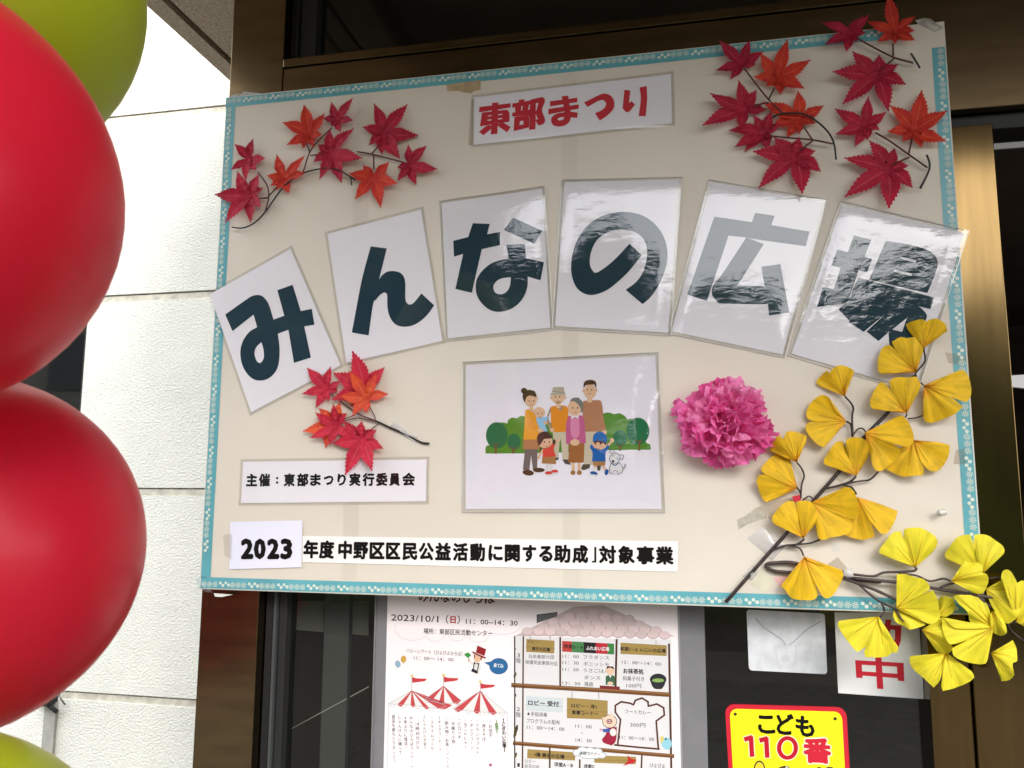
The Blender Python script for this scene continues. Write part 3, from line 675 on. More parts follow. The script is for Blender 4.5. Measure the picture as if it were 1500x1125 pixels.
# grandfather
A = Art(zn, -0.0015)
A.poly([(632, 500), (765, 500), (765, 740), (715, 740), (700, 560), (690, 600), (680, 720), (650, 725)], (0.62, 0.53, 0.40), 4); A.poly([(715, 738), (770, 740), (785, 785), (735, 775)], (0.10, 0.08, 0.07), 4.5); A.poly([(650, 725), (685, 722), (680, 740), (650, 750)], (0.10, 0.08, 0.07), 4.5)
A.poly([(610, 300), (640, 290), (600, 380), (625, 470), (640, 500), (610, 500), (580, 400)], (0.42, 0.28, 0.20), 5)
A.poly([(618, 290), (700, 280), (750, 288), (765, 330), (760, 505), (636, 508), (618, 420)], (0.80, 0.28, 0.02), 5.4)
A.poly([(655, 288), (728, 288), (700, 330)], (0.42, 0.28, 0.20), 5.8); A.ell(628, 490, 18, 18, SK, 6)
A.ell(678, 215, 52, 55, SK, 6); A.line([(680, 260), (680, 295)], 34, SK, 6); A.ell(620, 215, 10, 14, SK, 6); A.ell(737, 215, 10, 14, SK, 6)
A.poly([(613, 195), (630, 175), (735, 175), (743, 200), (720, 195), (640, 195)], (0.48, 0.44, 0.36), 7); A.poly([(637, 128), (725, 125), (733, 175), (625, 170)], (0.50, 0.42, 0.33), 7.5, corner=20); A.line([(628, 165), (734, 175)], 6, (0.30, 0.25, 0.19), 8)
face(A, 673, 210, 1.0, 8); A.build('printed_old_man', fm)
# mother and baby
A = Art(zn, -0.0015)
A.poly([(400, 650), (505, 650), (500, 830), (465, 820), (450, 700), (435, 830), (380, 825)], (0.17, 0.14, 0.13), 4); A.ell(425, 850, 48, 24, HB, 5, 8); A.ell(515, 828, 50, 19, HB, 5, 0)
A.poly([(400, 320), (450, 310), (505, 400), (530, 480), (520, 650), (380, 650), (385, 560), (395, 430)], (0.84, 0.36, 0.02), 6); A.poly([(384, 570), (522, 570), (520, 652), (380, 652)], (0.46, 0.21, 0.09), 6.5, sm=False)
A.ell(448, 235, 50, 62, SK, 7); A.line([(450, 280), (455, 325)], 30, SK, 6.8); A.ell(500, 220, 8, 12, SK, 7)
A.poly([(393, 255), (378, 210), (385, 165), (430, 150), (480, 160), (498, 195), (490, 212), (440, 198), (410, 215), (400, 250)], HB, 8); A.ell(390, 158, 26, 25, HB, 8)
face(A, 452, 245, 1.0, 8.5)
A.ell(520, 340, 48, 44, SK, 9, 20); A.poly([(490, 390), (560, 380), (600, 375), (590, 400), (570, 440), (590, 500), (540, 505), (505, 440)], (0.30, 0.55, 0.80), 8.8); A.ell(570, 430, 16, 14, SK, 9.2); face(A, 525, 350, 0.9, 9.6)
A.poly([(440, 360), (470, 400), (480, 450), (510, 470), (500, 490), (440, 470), (420, 420)], (0.80, 0.31, 0.02), 9); A.ell(530, 495, 28, 18, SK, 9.2, 20); A.build('printed_woman', fm)
# grandmother
A = Art(zn, -0.0015)
A.poly([(770, 600), (900, 600), (895, 765), (765, 765)], (0.36, 0.14, 0.04), 7, sm=False); A.line([(806, 760), (806, 850)], 26, SK, 6.9); A.line([(856, 760), (856, 850)], 26, SK, 6.9); A.ell(803, 850, 20, 19, (0.36, 0.16, 0.05), 7); A.ell(858, 850, 20, 19, (0.36, 0.16, 0.05), 7)
A.poly([(765, 370), (880, 365), (900, 420), (915, 600), (745, 608), (745, 450)], (0.55, 0.12, 0.27), 8); A.poly([(782, 390), (856, 390), (858, 520), (820, 570), (785, 520)], (0.72, 0.25, 0.42), 8.4)
A.ell(820, 595, 40, 28, SK, 9); A.poly([(785, 365), (852, 362), (850, 395), (822, 380), (790, 398)], (0.80, 0.76, 0.80), 9)
A.ell(818, 305, 58, 66, SK, 9.4, -10); A.poly([(775, 250), (800, 220), (850, 215), (888, 260), (888, 330), (870, 345), (865, 300), (820, 250)], (0.20, 0.20, 0.19), 10)
face(A, 822, 303, 1.1, 10.4); A.build('printed_old_woman', fm)
# girl, boy
A = Art(zn, -0.0015)
A.poly([(545, 715), (655, 715), (660, 778), (540, 772)], (0.42, 0.20, 0.07), 10, sm=False); A.line([(583, 775), (585, 840)], 22, (0.80, 0.74, 0.74), 9.8); A.line([(618, 775), (622, 830)], 22, (0.80, 0.74, 0.74), 9.8)
A.ell(600, 852, 32, 14, (0.70, 0.06, 0.05), 10.3, -5); A.ell(650, 838, 28, 14, (0.70, 0.06, 0.05), 10.3, -5); A.line([(570, 868), (630, 866)], 6, (0.8, 0.78, 0.78), 10.6); A.line([(625, 856), (678, 850)], 6, (0.8, 0.78, 0.78), 10.6)
A.poly([(550, 650), (600, 635), (640, 600), (655, 620), (640, 650), (660, 712), (548, 720)], (0.72, 0.07, 0.05), 10.5); A.line([(550, 655), (510, 730)], 18, SK, 10.2); A.line([(645, 610), (690, 572)], 16, SK, 10.2)
A.ell(570, 590, 62, 52, SK, 11, -15); A.poly([(503, 590), (500, 545), (530, 510), (580, 503), (620, 530), (628, 560), (560, 565), (530, 610), (515, 625)], (0.09, 0.035, 0.03), 11.5); A.ell(645, 590, 13, 22, (0.09, 0.035, 0.03), 11); A.ell(537, 655, 12, 20, (0.09, 0.035, 0.03), 10)
face(A, 583, 592, 1.1, 12, True); A.build('printed_girl', fm)
A = Art(zn, -0.0015)
A.poly([(975, 750), (1078, 750), (1075, 790), (975, 790)], (0.42, 0.20, 0.07), 10, sm=False); A.line([(990, 785), (990, 840)], 22, SK, 9.8); A.line([(1050, 785), (1085, 830)], 20, SK, 9.8); A.line([(990, 815), (988, 840)], 24, (0.8, 0.76, 0.78), 10)
A.ell(980, 855, 32, 15, (0.02, 0.10, 0.35), 10.3, 10); A.ell(1088, 845, 16, 26, (0.02, 0.10, 0.35), 10.3, 15); A.line([(950, 864), (1008, 872)], 6, (0.8, 0.78, 0.78), 10.6)
A.poly([(955, 610), (990, 630), (1080, 640), (1100, 610), (1112, 640), (1080, 680), (1080, 755), (965, 755), (970, 680), (948, 640)], (0.015, 0.12, 0.42), 10.5); A.line([(1100, 620), (1135, 580)], 16, SK, 10.2); A.ell(1135, 578, 17, 18, SK, 10.4)
A.ell(1030, 605, 62, 50, SK, 11, 5); A.poly([(972, 590), (975, 540), (1005, 508), (1045, 505), (1080, 530), (1092, 570), (1085, 600), (1030, 580)], (0.02, 0.14, 0.45), 12); A.poly([(975, 590), (1020, 578), (1090, 600), (1080, 620), (1060, 598), (1040, 608), (1020, 592), (985, 605)], (0.16, 0.05, 0.03), 11.6)
face(A, 1015, 608, 1.1, 12, True); A.build('printed_boy', fm)
# dog outline
A = Art(zn, -0.0015); DK = (0.05, 0.05, 0.06); WH = (0.78, 0.77, 0.80)
A.poly([(1112, 745), (1125, 700), (1165, 685), (1200, 705), (1200, 760), (1225, 800), (1240, 825), (1200, 860), (1120, 858), (1112, 800), (1125, 775)], WH, 10)
for pl in ([(1112, 745), (1118, 710), (1140, 690), (1175, 685), (1200, 710), (1195, 745), (1170, 772), (1135, 772), (1112, 745)], [(1125, 775), (1112, 820), (1120, 855), (1138, 856), (1150, 835), (1178, 838), (1182, 862), (1200, 858), (1225, 830), (1215, 790), (1195, 765)], [(1140, 690), (1112, 675), (1130, 655), (1155, 665), (1150, 685)], [(1195, 705), (1212, 695), (1232, 712), (1220, 740), (1198, 730)], [(1230, 820), (1250, 800), (1245, 775), (1238, 800), (1225, 808)]): A.line(pl, 4, DK, 11, True)
A.line([(1127, 772), (1160, 790), (1190, 770)], 8, (0.03, 0.12, 0.25), 11.3); A.ell(1142, 755, 12, 11, DK, 11.4); A.ell(1140, 708, 5, 6, DK, 11.4); A.ell(1180, 732, 5, 6, DK, 11.4); A.build('printed_dog', fm)

# ------------------------------------------------------------------ things fixed to the glass below the board
DP = DG - 0.004
pbk = thing('poster_backing', P(780, 1100, DP + 0.003), 'plain grey plastic panel behind the festival poster', 'backing panel')
M_gbk = mat('grey_plastic', (0.17, 0.17, 0.18), 0.5, 0.3, var=0.06, vs=20, bump=0.1, bs=300)
pu0, pu1 = uvd(548, 950, DP).x, uvd(1033, 950, DP).x
b = MB(); b.box(pu0, pu1, 0.9, 2.1, DP + 0.001, DG - 0.0005, M_gbk); b.build('panel', pbk)
b = MB(); b.box(pu0, pu0 + 0.003, 0.9, 2.1, DP - 0.003, DP + 0.0005, M_gbk); b.build('edge_strip', pbk)
b = MB(); b.box(pu1 - 0.05, pu1 - 0.047, 0.9, 2.1, DP - 0.001, DP + 0.0005, mat('pale_grey_edge', (0.28, 0.28, 0.29), 0.4)); b.build('edge_strip', pbk)
ps = thing('festival_poster', P(780, 1100, DP), 'festival programme poster with striped tents and a drawn house', 'poster')
M_pst = mat('poster_paper', (0.78, 0.72, 0.735), 0.5, 0.3, var=0.04, vs=5)
b = MB(); b.slab([P(568, 860, DP), P(561, 1160, DP), P(1001, 1160, DP), P(991, 860, DP)], 0.0008, M_pst); b.build('paper', ps)
zo5 = Zm(560, 870, 0.146667); zp = Zm(560, 980, 0.146667); zq = Zm(740, 880, 0.21773); zr = Zm(860, 880, 0.21765)
KK = (0.025, 0.02, 0.025); DPP = DP - 0.0002
A = Art(zo5, DPP)
for (x, y, rx, ry, c) in ((300, 330, 180, 140, 0), (530, 350, 120, 130, 0), (750, 350, 110, 125, 0), (960, 370, 120, 120, 0), (1200, 300, 200, 110, 0)):
    A.ell(x, y, rx, ry, (0.80, 0.74, 0.78), 1 + 0.1 * (x % 7)); 
for (x, y, rx, ry, c) in ((300, 320, 176, 140, 0), (530, 340, 118, 130, 0), (750, 340, 108, 125, 0), (960, 360, 118, 120, 0), (1200, 290, 196, 110, 0)):
    A.ell(x, y, rx, ry, (0.95, 0.878, 0.896), 2 + 0.1 * (x % 7))
A.build('cloud_drawing', ps)
def ptxt(name, z, txt, p0, p1, h, col=KK, bold=0.0):
    A = Art(z, DPP); A.text(txt, p0, p1, h, col, 4, bold); return A.build(name, ps)
ptxt('text_line', zo5, 'みんなのひろば', (365, 12), (1125, 36), 135, (0.12, 0.035, 0.03), 0.02)
ptxt('text_line', zo5, '2023/10/1', (90, 232), (560, 250), 82, (0.05, 0.03, 0.03), 0.012)
ptxt('text_line', zo5, '（', (635, 252), (660, 254), 82, KK, 0.01); ptxt('text_line', zo5, '日', (682, 256), (732, 258), 72, (0.5, 0.02, 0.03), 0.04); ptxt('text_line', zo5, '）', (750, 258), (775, 260), 82, KK, 0.01)
ptxt('text_line', zo5, '11：00~14：30', (835, 272), (1352, 292), 62, KK, 0.015)
ptxt('text_line', zo5, '場所：東部区民活動センター', (412, 370), (1098, 396), 56, KK, 0.012)
ptxt('text_line', zo5, 'バルーンアート（ぴよぴよひろば）', (240, 566), (800, 600), 42)
ptxt('text_line', zo5, '11：00〜 14：00', (315, 637), (712, 657), 44)
A = Art(zo5, DPP); A.ell(155, 700, 27, 36, (0.28, 0.42, 0.55), 4, -15); A.ell(212, 652, 27, 36, (0.60, 0.38, 0.08), 4, 5); A.line([(148, 735), (145, 745)], 5, (0.3, 0.4, 0.5), 4.4); A.line([(212, 688), (214, 698)], 5, (0.5, 0.35, 0.1), 4.4); A.build('balloon_drawing', ps)
A = Art(zo5, DPP); A.ell(1162, 722, 94, 82, (0.03, 0.14, 0.33), 4); A.poly([(1015, 685), (1090, 675), (1085, 725)], (0.03, 0.14, 0.33), 4.3, sm=False); A.text('来てね', (1112, 712), (1210, 720), 42, (0.75, 0.8, 0.85), 5, 0.03); A.build('speech_bubble', ps)
A = Art(zo5, DPP)   # man in a red top hat
A.poly([(950, 515), (1038, 552), (1020, 620), (935, 585)], (0.30, 0.02, 0.025), 5, sm=False); A.line([(905, 582), (960, 610), (1028, 640)], 16, (0.26, 0.02, 0.02), 5.3)
A.ell(950, 645, 36, 40, (0.75, 0.48, 0.33), 4.6, 15); A.poly([(915, 600), (930, 610), (925, 640), (915, 640)], (0.25, 0.08, 0.02), 5); A.poly([(985, 625), (1000, 635), (990, 665), (978, 660)], (0.25, 0.08, 0.02), 5)
A.poly([(900, 680), (970, 690), (985, 740), (960, 800), (900, 775), (905, 720), (860, 670), (870, 655)], (0.76, 0.73, 0.70), 4.4); A.poly([(915, 680), (925, 680), (915, 750), (905, 750)], KK, 4.9, sm=False); A.poly([(960, 690), (970, 690), (955, 765), (945, 765)], KK, 4.9, sm=False)
A.poly([(900, 745), (955, 770), (950, 800), (885, 772)], KK, 5, sm=False); A.poly([(915, 685), (940, 695), (960, 688), (955, 705), (940, 698), (920, 702)], KK, 5.2, sm=False); A.ell(865, 668, 10, 14, (0.75, 0.48, 0.33), 5)
for dx, dy in ((0, 0), (-18, 8), (14, 12), (-2, 22)): A.ell(855 + dx, 600 + dy, 16, 14, (0.05, 0.30, 0.06), 5.4 + dx * 0.004, 30)
A.line([(855, 615), (866, 655)], 8, (0.05, 0.30, 0.06), 5.8); A.build('hatted_man_drawing', ps)
# striped tents
RD, TW_ = (0.55, 0.07, 0.08), (0.78, 0.76, 0.76)
def tent(ax, ay, base, reds, fx):
    A = Art(zp, DPP)
    A.poly([(ax, ay)] + base, TW_, 4, sm=False)
    for (p, q) in reds:
        A.poly([(ax - 3, ay), p, ((p[0] + q[0]) / 2, (p[1] + q[1]) / 2 + 22), q, (ax + 3, ay)], RD, 4.5, sm=False)
    A.line([(ax, ay), base[0]], 4, (0.35, 0.36, 0.38), 5); A.line([(ax, ay), base[-1]], 4, (0.35, 0.36, 0.38), 5); A.line(base, 4, (0.42, 0.42, 0.44), 5.2)
    for i in range(len(base) - 1):
        x, y = (base[i][0] + base[i + 1][0]) / 2, (base[i][1] + base[i + 1][1]) / 2
        for k in (0,): A.line([(x - 25, y + 2), (x - 15, y + 22), (x + 15, y + 24), (x + 25, y + 4)], 4, (0.42, 0.42, 0.44), 4.2, True)
    A.line([(ax, ay), (ax, fx)], 5, (0.3, 0.3, 0.32), 4.8); A.ell(ax, fx - 8, 15, 15, (0.75, 0.62, 0.22), 5.4)
    A.poly([(ax + 3, fx + 5), (ax + 50, fx + 18), (ax + 150, fx + 22), (ax + 130, fx + 45), (ax + 60, fx + 55), (ax + 5, fx + 62)], (0.55, 0.05, 0.06), 5)
    A.build('tent_drawing', ps)
tent(612, 168, [(425, 300), (480, 320), (560, 338), (620, 345), (700, 345), (790, 318)], [((435, 300), (495, 318)), ((565, 338), (620, 345)), ((710, 340), (790, 315))], 70)
tent(295, 215, [(55, 350), (150, 352), (285, 362), (420, 380), (560, 395), (640, 372)], [((150, 355), (212, 358)), ((283, 362), (330, 366)), ((412, 380), (470, 388)), ((560, 395), (700, 362))], 75)
tent(978, 218, [(700, 398), (800, 412), (920, 425), (1000, 430), (1080, 436), (1150, 440), (1250, 440)], [((715, 402), (800, 412)), ((912, 425), (975, 430)), ((1065, 432), (1145, 440))], 135)
A = Art(zp, DPP); A.line([(62, 360), (50, 1100)], 4, (0.42, 0.42, 0.46), 4); A.line([(1250, 440), (1243, 1100)], 4, (0.45, 0.45, 0.48), 4); A.ell(1080, 958, 17, 17, (0.42, 0.16, 0.25), 4); A.build('frame_line', ps)
cols = [('【にぎわい広場】', 1212, 495, 825, 40, KK, 0.03), ('《販売》', 1142, 510, 642, 36, (0.08, 0.28, 0.05), 0.02), ('・お団子', 1078, 505, 682, 38, KK, 0), ('・焼きそば', 1012, 500, 722, 38, KK, 0), ('・フランクフルト', 947, 497, 855, 38, KK, 0),
        ('・ポップコーン', 888, 495, 808, 38, KK, 0), ('・玉こんにゃく', 828, 488, 800, 38, KK, 0), ('・ピロシキ', 768, 485, 700, 38, KK, 0), ('・手織り小物', 706, 480, 748, 38, KK, 0), ('・飲み物（お茶・ジュース', 642, 475, 992, 38, KK, 0),
        ('《キッズコーナー》', 570, 470, 820, 34, KK, 0), ('・スライムづくり', 495, 465, 815, 38, KK, 0), ('《じゃんけん大会》', 420, 455, 805, 36, (0.06, 0.10, 0.05), 0), ('みんなのひろばフィナーレ', 288, 465, 988, 38, KK, 0), ('4年ぶりに復活！', 230, 465, 810, 38, KK, 0), ('じゃんけんに勝って', 172, 460, 858, 38, KK, 0), ('賞品を勝ちとりましょう', 110, 455, 935, 38, (0.10, 0.10, 0.11), 0)]
for t_, x, y0, y1, w, c, bo in cols:
    A = Art(zp, DPP); q0, q1 = zp((x, y0)), zp((x, y1))
    vtext(A.mb, list(t_), q0[0], q0[1], q1[1], w * zp.k, DPP - 0.0003, ink(c), bo, 0.02); A.build('text_column', ps)
A = Art(zp, DPP); q0, q1 = zp((350, 525)), zp((350, 805)); vtext(A.mb, ['14', '時', '30', '分', 'か', 'ら'], q0[0], q0[1], q1[1], 42 * zp.k, DPP - 0.0003, ink(KK), 0, 0.02); A.build('text_column', ps)
# the house of rooms
BRN, BRK, PLQ = (0.17, 0.075, 0.025), (0.085, 0.035, 0.02), (0.36, 0.25, 0.08)
A = Art(zq, DPP)
A.poly([(62, 238), (460, 40), (660, 30), (1140, 240)], (0.60, 0.49, 0.48), 1, sm=False)
A.build('roof_drawing', ps)
A = Art(zq, DPP); k_ = 0
for r_, (y, x0, x1) in enumerate(((92, 455, 735), (128, 365, 850), (165, 285, 945), (200, 195, 1030), (232, 110, 1110))):
    n_ = int((x1 - x0) / 72)
    for i in range(n_):
        x = x0 + (i + 0.5 + 0.3 * (r_ % 2)) * (x1 - x0) / n_; yy = y + (x - 400) * 0.028 - 18
        A.ell(x, yy, 38, 28, (0.46, 0.36, 0.36), 2 + r_ * 0.2 + 0.1 * (i % 2)); A.ell(x, yy - 3, 35.5, 25.5, random.choice([(0.68, 0.55, 0.55), (0.62, 0.51, 0.50), (0.74, 0.58, 0.59)]), 3.2 + r_ * 0.2 + 0.1 * (i % 2))
A.build('roof_shingle_print', ps)
A = Art(zq, DPP); A.poly([(65, 240), (1115, 262), (1128, 1150), (60, 1150)], (0.74, 0.73, 0.74), 0.5, sm=False); A.build('house_wall_drawing', ps)
A = Art(zq, DPP); A.poly([(215, 95), (352, 78), (350, 105), (215, 150)], (0.14, 0.14, 0.15), 1.2, sm=False); A.line([(215, 150), (215, 95), (352, 78)], 5, (0.05, 0.05, 0.05), 1.5); A.build('chimney_drawing', ps)
def beams(lst):
    for pl, w, c in lst:
        A = Art(zq, DPP); A.line(pl, w, c, 2.4); 
        if w > 15: A.line([(p[0], p[1] - w * 0.22) for p in pl], w * 0.25, (0.32, 0.16, 0.07), 2.8)
        A.build('beam_drawing', ps)
beams([([(64, 240), (64, 1150)], 9, (0.05, 0.035, 0.03)), ([(122, 240), (116, 1150)], 10, BRK), ([(50, 568), (640, 602), (1100, 632)], 30, BRN), ([(60, 958), (400, 985), (640, 1003), (1130, 1045)], 26, BRN),
       ([(370, 248), (370, 575)], 12, BRK), ([(750, 262), (742, 600)], 14, BRK), ([(1102, 292), (1118, 1150)], 14, BRK), ([(300, 990), (300, 1150)], 11, BRK), ([(502, 1070), (502, 1150)], 11, BRK), ([(920, 1035), (915, 1150)], 11, BRK)])
A = Art(zq, DPP)
for x, y, r in ((66, 500, 14), (68, 640, 10), (72, 870, 20), (78, 850, 12), (66, 900, 16), (70, 1040, 14), (66, 330, 8)): A.ell(x, y, r * 0.6, r * 1.4, (0.10, 0.09, 0.04), 3, 20)
A.build('vine_drawing', ps)
def plaque(pts, c=PLQ): A = Art(zq, DPP); A.poly(pts, c, 2, sm=False); A.line([(pts[0][0], pts[0][1] + (pts[3][1] - pts[0][1]) * .6), (pts[1][0], pts[1][1] + (pts[2][1] - pts[1][1]) * .6)], 6, tuple(x * 0.8 for x in c), 2.4); A.build('plaque_drawing', ps)
plaque([(142, 257), (332, 268), (330, 355), (141, 344)]); plaque([(416, 652), (690, 672), (688, 800), (415, 790)]); plaque([(150, 998), (470, 1020), (470, 1075), (148, 1060)])
plaque([(776, 282), (1088, 300), (1086, 372), (776, 358)]); plaque([(600, 1040), (880, 1050), (878, 1100), (600, 1090)]); plaque([(140, 640), (390, 655), (388, 752), (140, 738)], (0.60, 0.66, 0.68))
for x0, x1, c in ((383, 448, (0.50, 0.06, 0.05)), (448, 528, (0.07, 0.22, 0.08)), (528, 610, (0.02, 0.02, 0.02)), (610, 688, (0.50, 0.03, 0.05)), (688, 733, (0.05, 0.22, 0.06))):
    A = Art(zq, DPP); A.poly([(x0, 270 + (x0 - 383) * .055), (x1, 270 + (x1 - 383) * .055), (x1, 342 + (x1 - 383) * .055), (x0, 342 + (x0 - 383) * .055)], c, 2, sm=False); A.build('banner_drawing', ps)
rooms = [('3', 80, 365, 100, 366, 34), ('階', 74, 402, 104, 404, 34), ('2', 76, 728, 100, 729, 34), ('階', 74, 766, 104, 768, 34), ('1', 82, 1103, 98, 1104, 34),
 ('ロビー', 155, 275, 228, 278, 22), ('展示の広場', 180, 322, 300, 330, 24), ('日赤東部分団', 160, 374, 328, 380, 27), ('保護司会東部分区', 135, 412, 355, 424, 27),
 ('洋室3・4', 392, 305, 520, 314, 26), ('11：00', 386, 372, 495, 376, 27), ('フラダンス', 526, 378, 700, 384, 28), ('11：30', 386, 415, 495, 419, 27), ('ボニッシモ', 526, 424, 700, 430, 28), ('11：50', 386, 460, 495, 464, 27), ('うさごはん', 526, 468, 700, 474, 28), ('ダンス', 530, 516, 640, 520, 28), ('13：30', 386, 552, 505, 558, 27), ('落語', 532, 560, 592, 563, 28),
 ('ロビー 受付', 155, 685, 362, 696, 34), ('★手指消毒', 145, 760, 282, 768, 30), ('プログラムの配布', 145, 806, 368, 820, 30), ('11：00〜14：00', 145, 850, 398, 864, 30), ('ロビー・洋1', 446, 704, 614, 714, 27), ('食事コーナー', 448, 750, 624, 762, 27), ('11：00', 472, 842, 582, 848, 30), ('〜', 508, 890, 526, 891, 30), ('14：30', 474, 935, 582, 942, 30),
 ('1階 展示の広場', 200, 1034, 398, 1050, 28), ('ロビー', 134, 1078, 204, 1082, 26), ('彩花の会', 132, 1112, 230, 1118, 26), ('洋室A・B', 330, 1100, 455, 1108, 28), ('洋室C', 530, 1112, 600, 1116, 26),
 ('ふれあい広場', 545, 318, 700, 326, 27)]
for t_, x0, y0, x1, y1, h in rooms:
    white = t_.startswith('ふれ'); bo = 0.03 if ('受付' in t_ or white or '展示' in t_ or '洋室' in t_ or '洋1' in t_ or '食事' in t_) else 0.0
    ptxt('text_line', zq, t_, (x0, y0), (x1, y1), h, (0.75, 0.75, 0.75) if white else KK, bo)
rooms2 = [('和室1・2  いこいの広場', 224, 322, 528, 338, 26), ('12：00〜14：00', 234, 412, 496, 426, 28), ('お抹茶処', 244, 472, 380, 478, 34), ('和菓子付き', 240, 522, 384, 528, 30), ('100円', 264, 570, 364, 574, 30), ('フートカレー', 255, 745, 430, 754, 30), ('300円', 290, 834, 392, 838, 30), ('11：00〜14：00', 218, 918, 450, 932, 30), ('ぴよぴよ', 422, 1108, 524, 1112, 30)]
for t_, x0, y0, x1, y1, h in rooms2: ptxt('text_line', zr, t_, (x0, y0), (x1, y1), h, KK, 0.03 if ('抹茶' in t_ or 'いこい' in t_) else 0.0)
A = Art(zr, DPP)   # plain cartoon pig in a red cloak
A.poly([(140, 850), (200, 850), (195, 940), (165, 975), (110, 955), (100, 930), (125, 900)], (0.33, 0.02, 0.05), 5); A.poly([(100, 865), (150, 858), (165, 885), (110, 885)], (0.07, 0.10, 0.36), 5.4)
A.ell(152, 812, 50, 46, (0.05, 0.03, 0.03), 6); A.ell(152, 812, 46, 42, (0.80, 0.60, 0.46), 6.4)
A.poly([(98, 785), (100, 792), (125, 810), (132, 785)], (0.80, 0.60, 0.46), 6.6, sm=False); A.poly([(150, 775), (160, 745), (180, 782)], (0.80, 0.60, 0.46), 6.6, sm=False)
A.ell(150, 812, 20, 17, (0.12, 0.04, 0.05), 7); A.ell(150, 812, 15, 12, (0.72, 0.42, 0.40), 7.4); A.ell(144, 812, 4, 5, KK, 7.8, 0, 8); A.ell(156, 811, 4, 5, KK, 7.8, 0, 8)
A.ell(175, 885, 22, 26, (0.74, 0.72, 0.70), 6); A.ell(92, 868, 10, 9, (0.72, 0.36, 0.46), 5.8); A.build('pig_drawing', ps)
A = Art(zr, DPP); A.ell(478, 530, 56, 40, (0.03, 0.03, 0.035), 4); A.poly([(422, 520), (534, 520), (520, 570), (500, 595), (455, 592), (434, 565)], (0.03, 0.03, 0.035), 4.2); A.ell(478, 536, 40, 13, (0.25, 0.42, 0.12), 5); A.build('tea_bowl_drawing', ps)
A = Art(zr, DPP)   # seated storyteller
A.ell(155, 470, 28, 30, (0.75, 0.52, 0.36), 5); A.poly([(128, 460), (135, 442), (175, 442), (183, 462), (155, 450)], KK, 5.4); A.poly([(125, 565), (125, 510), (145, 500), (170, 500), (186, 515), (188, 570)], (0.05, 0.13, 0.07), 5)
A.poly([(85, 570), (220, 578), (220, 600), (85, 592)], (0.20, 0.03, 0.03), 4.6, sm=False); A.poly([(145, 500), (168, 500), (156, 520)], (0.7, 0.7, 0.68), 5.6, sm=False); A.ell(156, 556, 20, 12, (0.75, 0.52, 0.36), 5.8); A.build('storyteller_drawing', ps)
A = Art(zr, DPP)   # bread-shaped frame
A.line([(205, 975), (225, 800), (190, 750), (190, 705), (230, 680), (290, 690), (312, 700), (325, 670), (370, 655), (410, 680), (412, 710), (470, 695), (515, 720), (520, 770), (465, 810), (480, 1000)], 12, (0.10, 0.03, 0.02), 4, False)
A.line([(185, 970), (330, 985), (485, 998)], 12, (0.10, 0.03, 0.02), 4.4); A.build('bread_frame_drawing', ps)
A = Art(zr, DPP)   # small bird and a folded crane
A.ell(535, 960, 34, 42, (0.30, 0.60, 0.72), 4, -15); A.poly([(490, 915), (515, 912), (515, 945), (495, 958)], (0.72, 0.60, 0.18), 4.5); A.ell(530, 932, 6, 6, KK, 5); A.build('bird_drawing', ps)
A = Art(zr, DPP); A.poly([(272, 1040), (300, 1065), (335, 1070), (310, 1095), (280, 1100), (240, 1112), (275, 1080)], (0.50, 0.03, 0.03), 4, sm=False); A.build('crane_drawing', ps)
A = Art(zq, DPP)
for x, y, rx, ry in ((480, 1022, 26, 24), (520, 1005, 36, 24), (570, 1006, 36, 22), (620, 1014, 36, 24), (560, 1042, 60, 22), (650, 1040, 30, 22), (610, 1040, 40, 24)): A.ell(x, y, rx, ry, (0.35, 0.42, 0.45), 3.4 + x * 0.0003); A.ell(x, y, rx - 5, ry - 5, (0.78, 0.78, 0.78), 4.2 + x * 0.0003)
A.text('体験コーナー', (500, 1024), (640, 1034), 26, KK, 7); A.build('thought_cloud_drawing', ps)
A = Art(zq, DPP)
for x in (168, 303, 450, 630, 1015): A.line([(x, 240 if x < 400 else (612 if x < 700 else 270)), (x, 262 if x < 400 else (660 if x < 700 else 292))], 6, (0.35, 0.36, 0.36), 1.8)
A.build('hook_drawing', ps)

# signs on the dark glass
zc = Zm(1020, 880, 0.21779); DS = DG - 0.004
sq = thing('square_card', P(1150, 980, DS), 'blank whitish square card with rounded worn corners on dark glass', 'card')
def rrect(x0, y0, x1, y1, r, z, d, sx=0, sy=0, n=6):
    out = []
    for cx, cy, a0 in ((x1 - r, y0 + r, -90), (x1 - r, y1 - r, 0), (x0 + r, y1 - r, 90), (x0 + r, y0 + r, 180)):
        for i in range(n + 1):
            a = R_(a0 + 90 * i / n); x, y = cx + r * math.cos(a), cy + r * math.sin(a)
            out.append(P(*z((x + sx * (y - y0), y + sy * (x - x0))), d))
    return out[::-1]
M_card = mat('grubby_white_card', (0.60, 0.62, 0.65), 0.6, var=0.14, vs=34, bump=0.15, bs=50, bdist=0.001)
b = MB(); b.slab(rrect(338, 60, 864, 468, 22, zc, DS, 0.04, 0.05), 0.003, M_card); b.build('card_face', sq)
A = Art(zc, DS - 0.0002)
GL = (0.42, 0.44, 0.47)
for pl, w in (([(400, 120), (450, 175), (520, 225), (575, 262), (600, 300)], 11), ([(835, 140), (790, 165), (730, 205), (670, 262), (628, 296)], 9)): A.line(pl, w, (0.50, 0.515, 0.54), 1, True)
for pl in ([(532, 300), (540, 380), (552, 430), (572, 462)], [(668, 296), (672, 350), (660, 410), (640, 455)]): A.line(pl, 9, (0.66, 0.68, 0.71), 1.4, True)
A.ell(600, 390, 30, 26, (0.66, 0.68, 0.71), 1.2)
A.build('glue_trace', sq)
rs = thing('red_letter_sign', P(1290, 1010, DS), 'white sign with large red characters half hidden by the ginkgo leaves', 'sign')
zl = Zm(1200, 870, 0.22659)
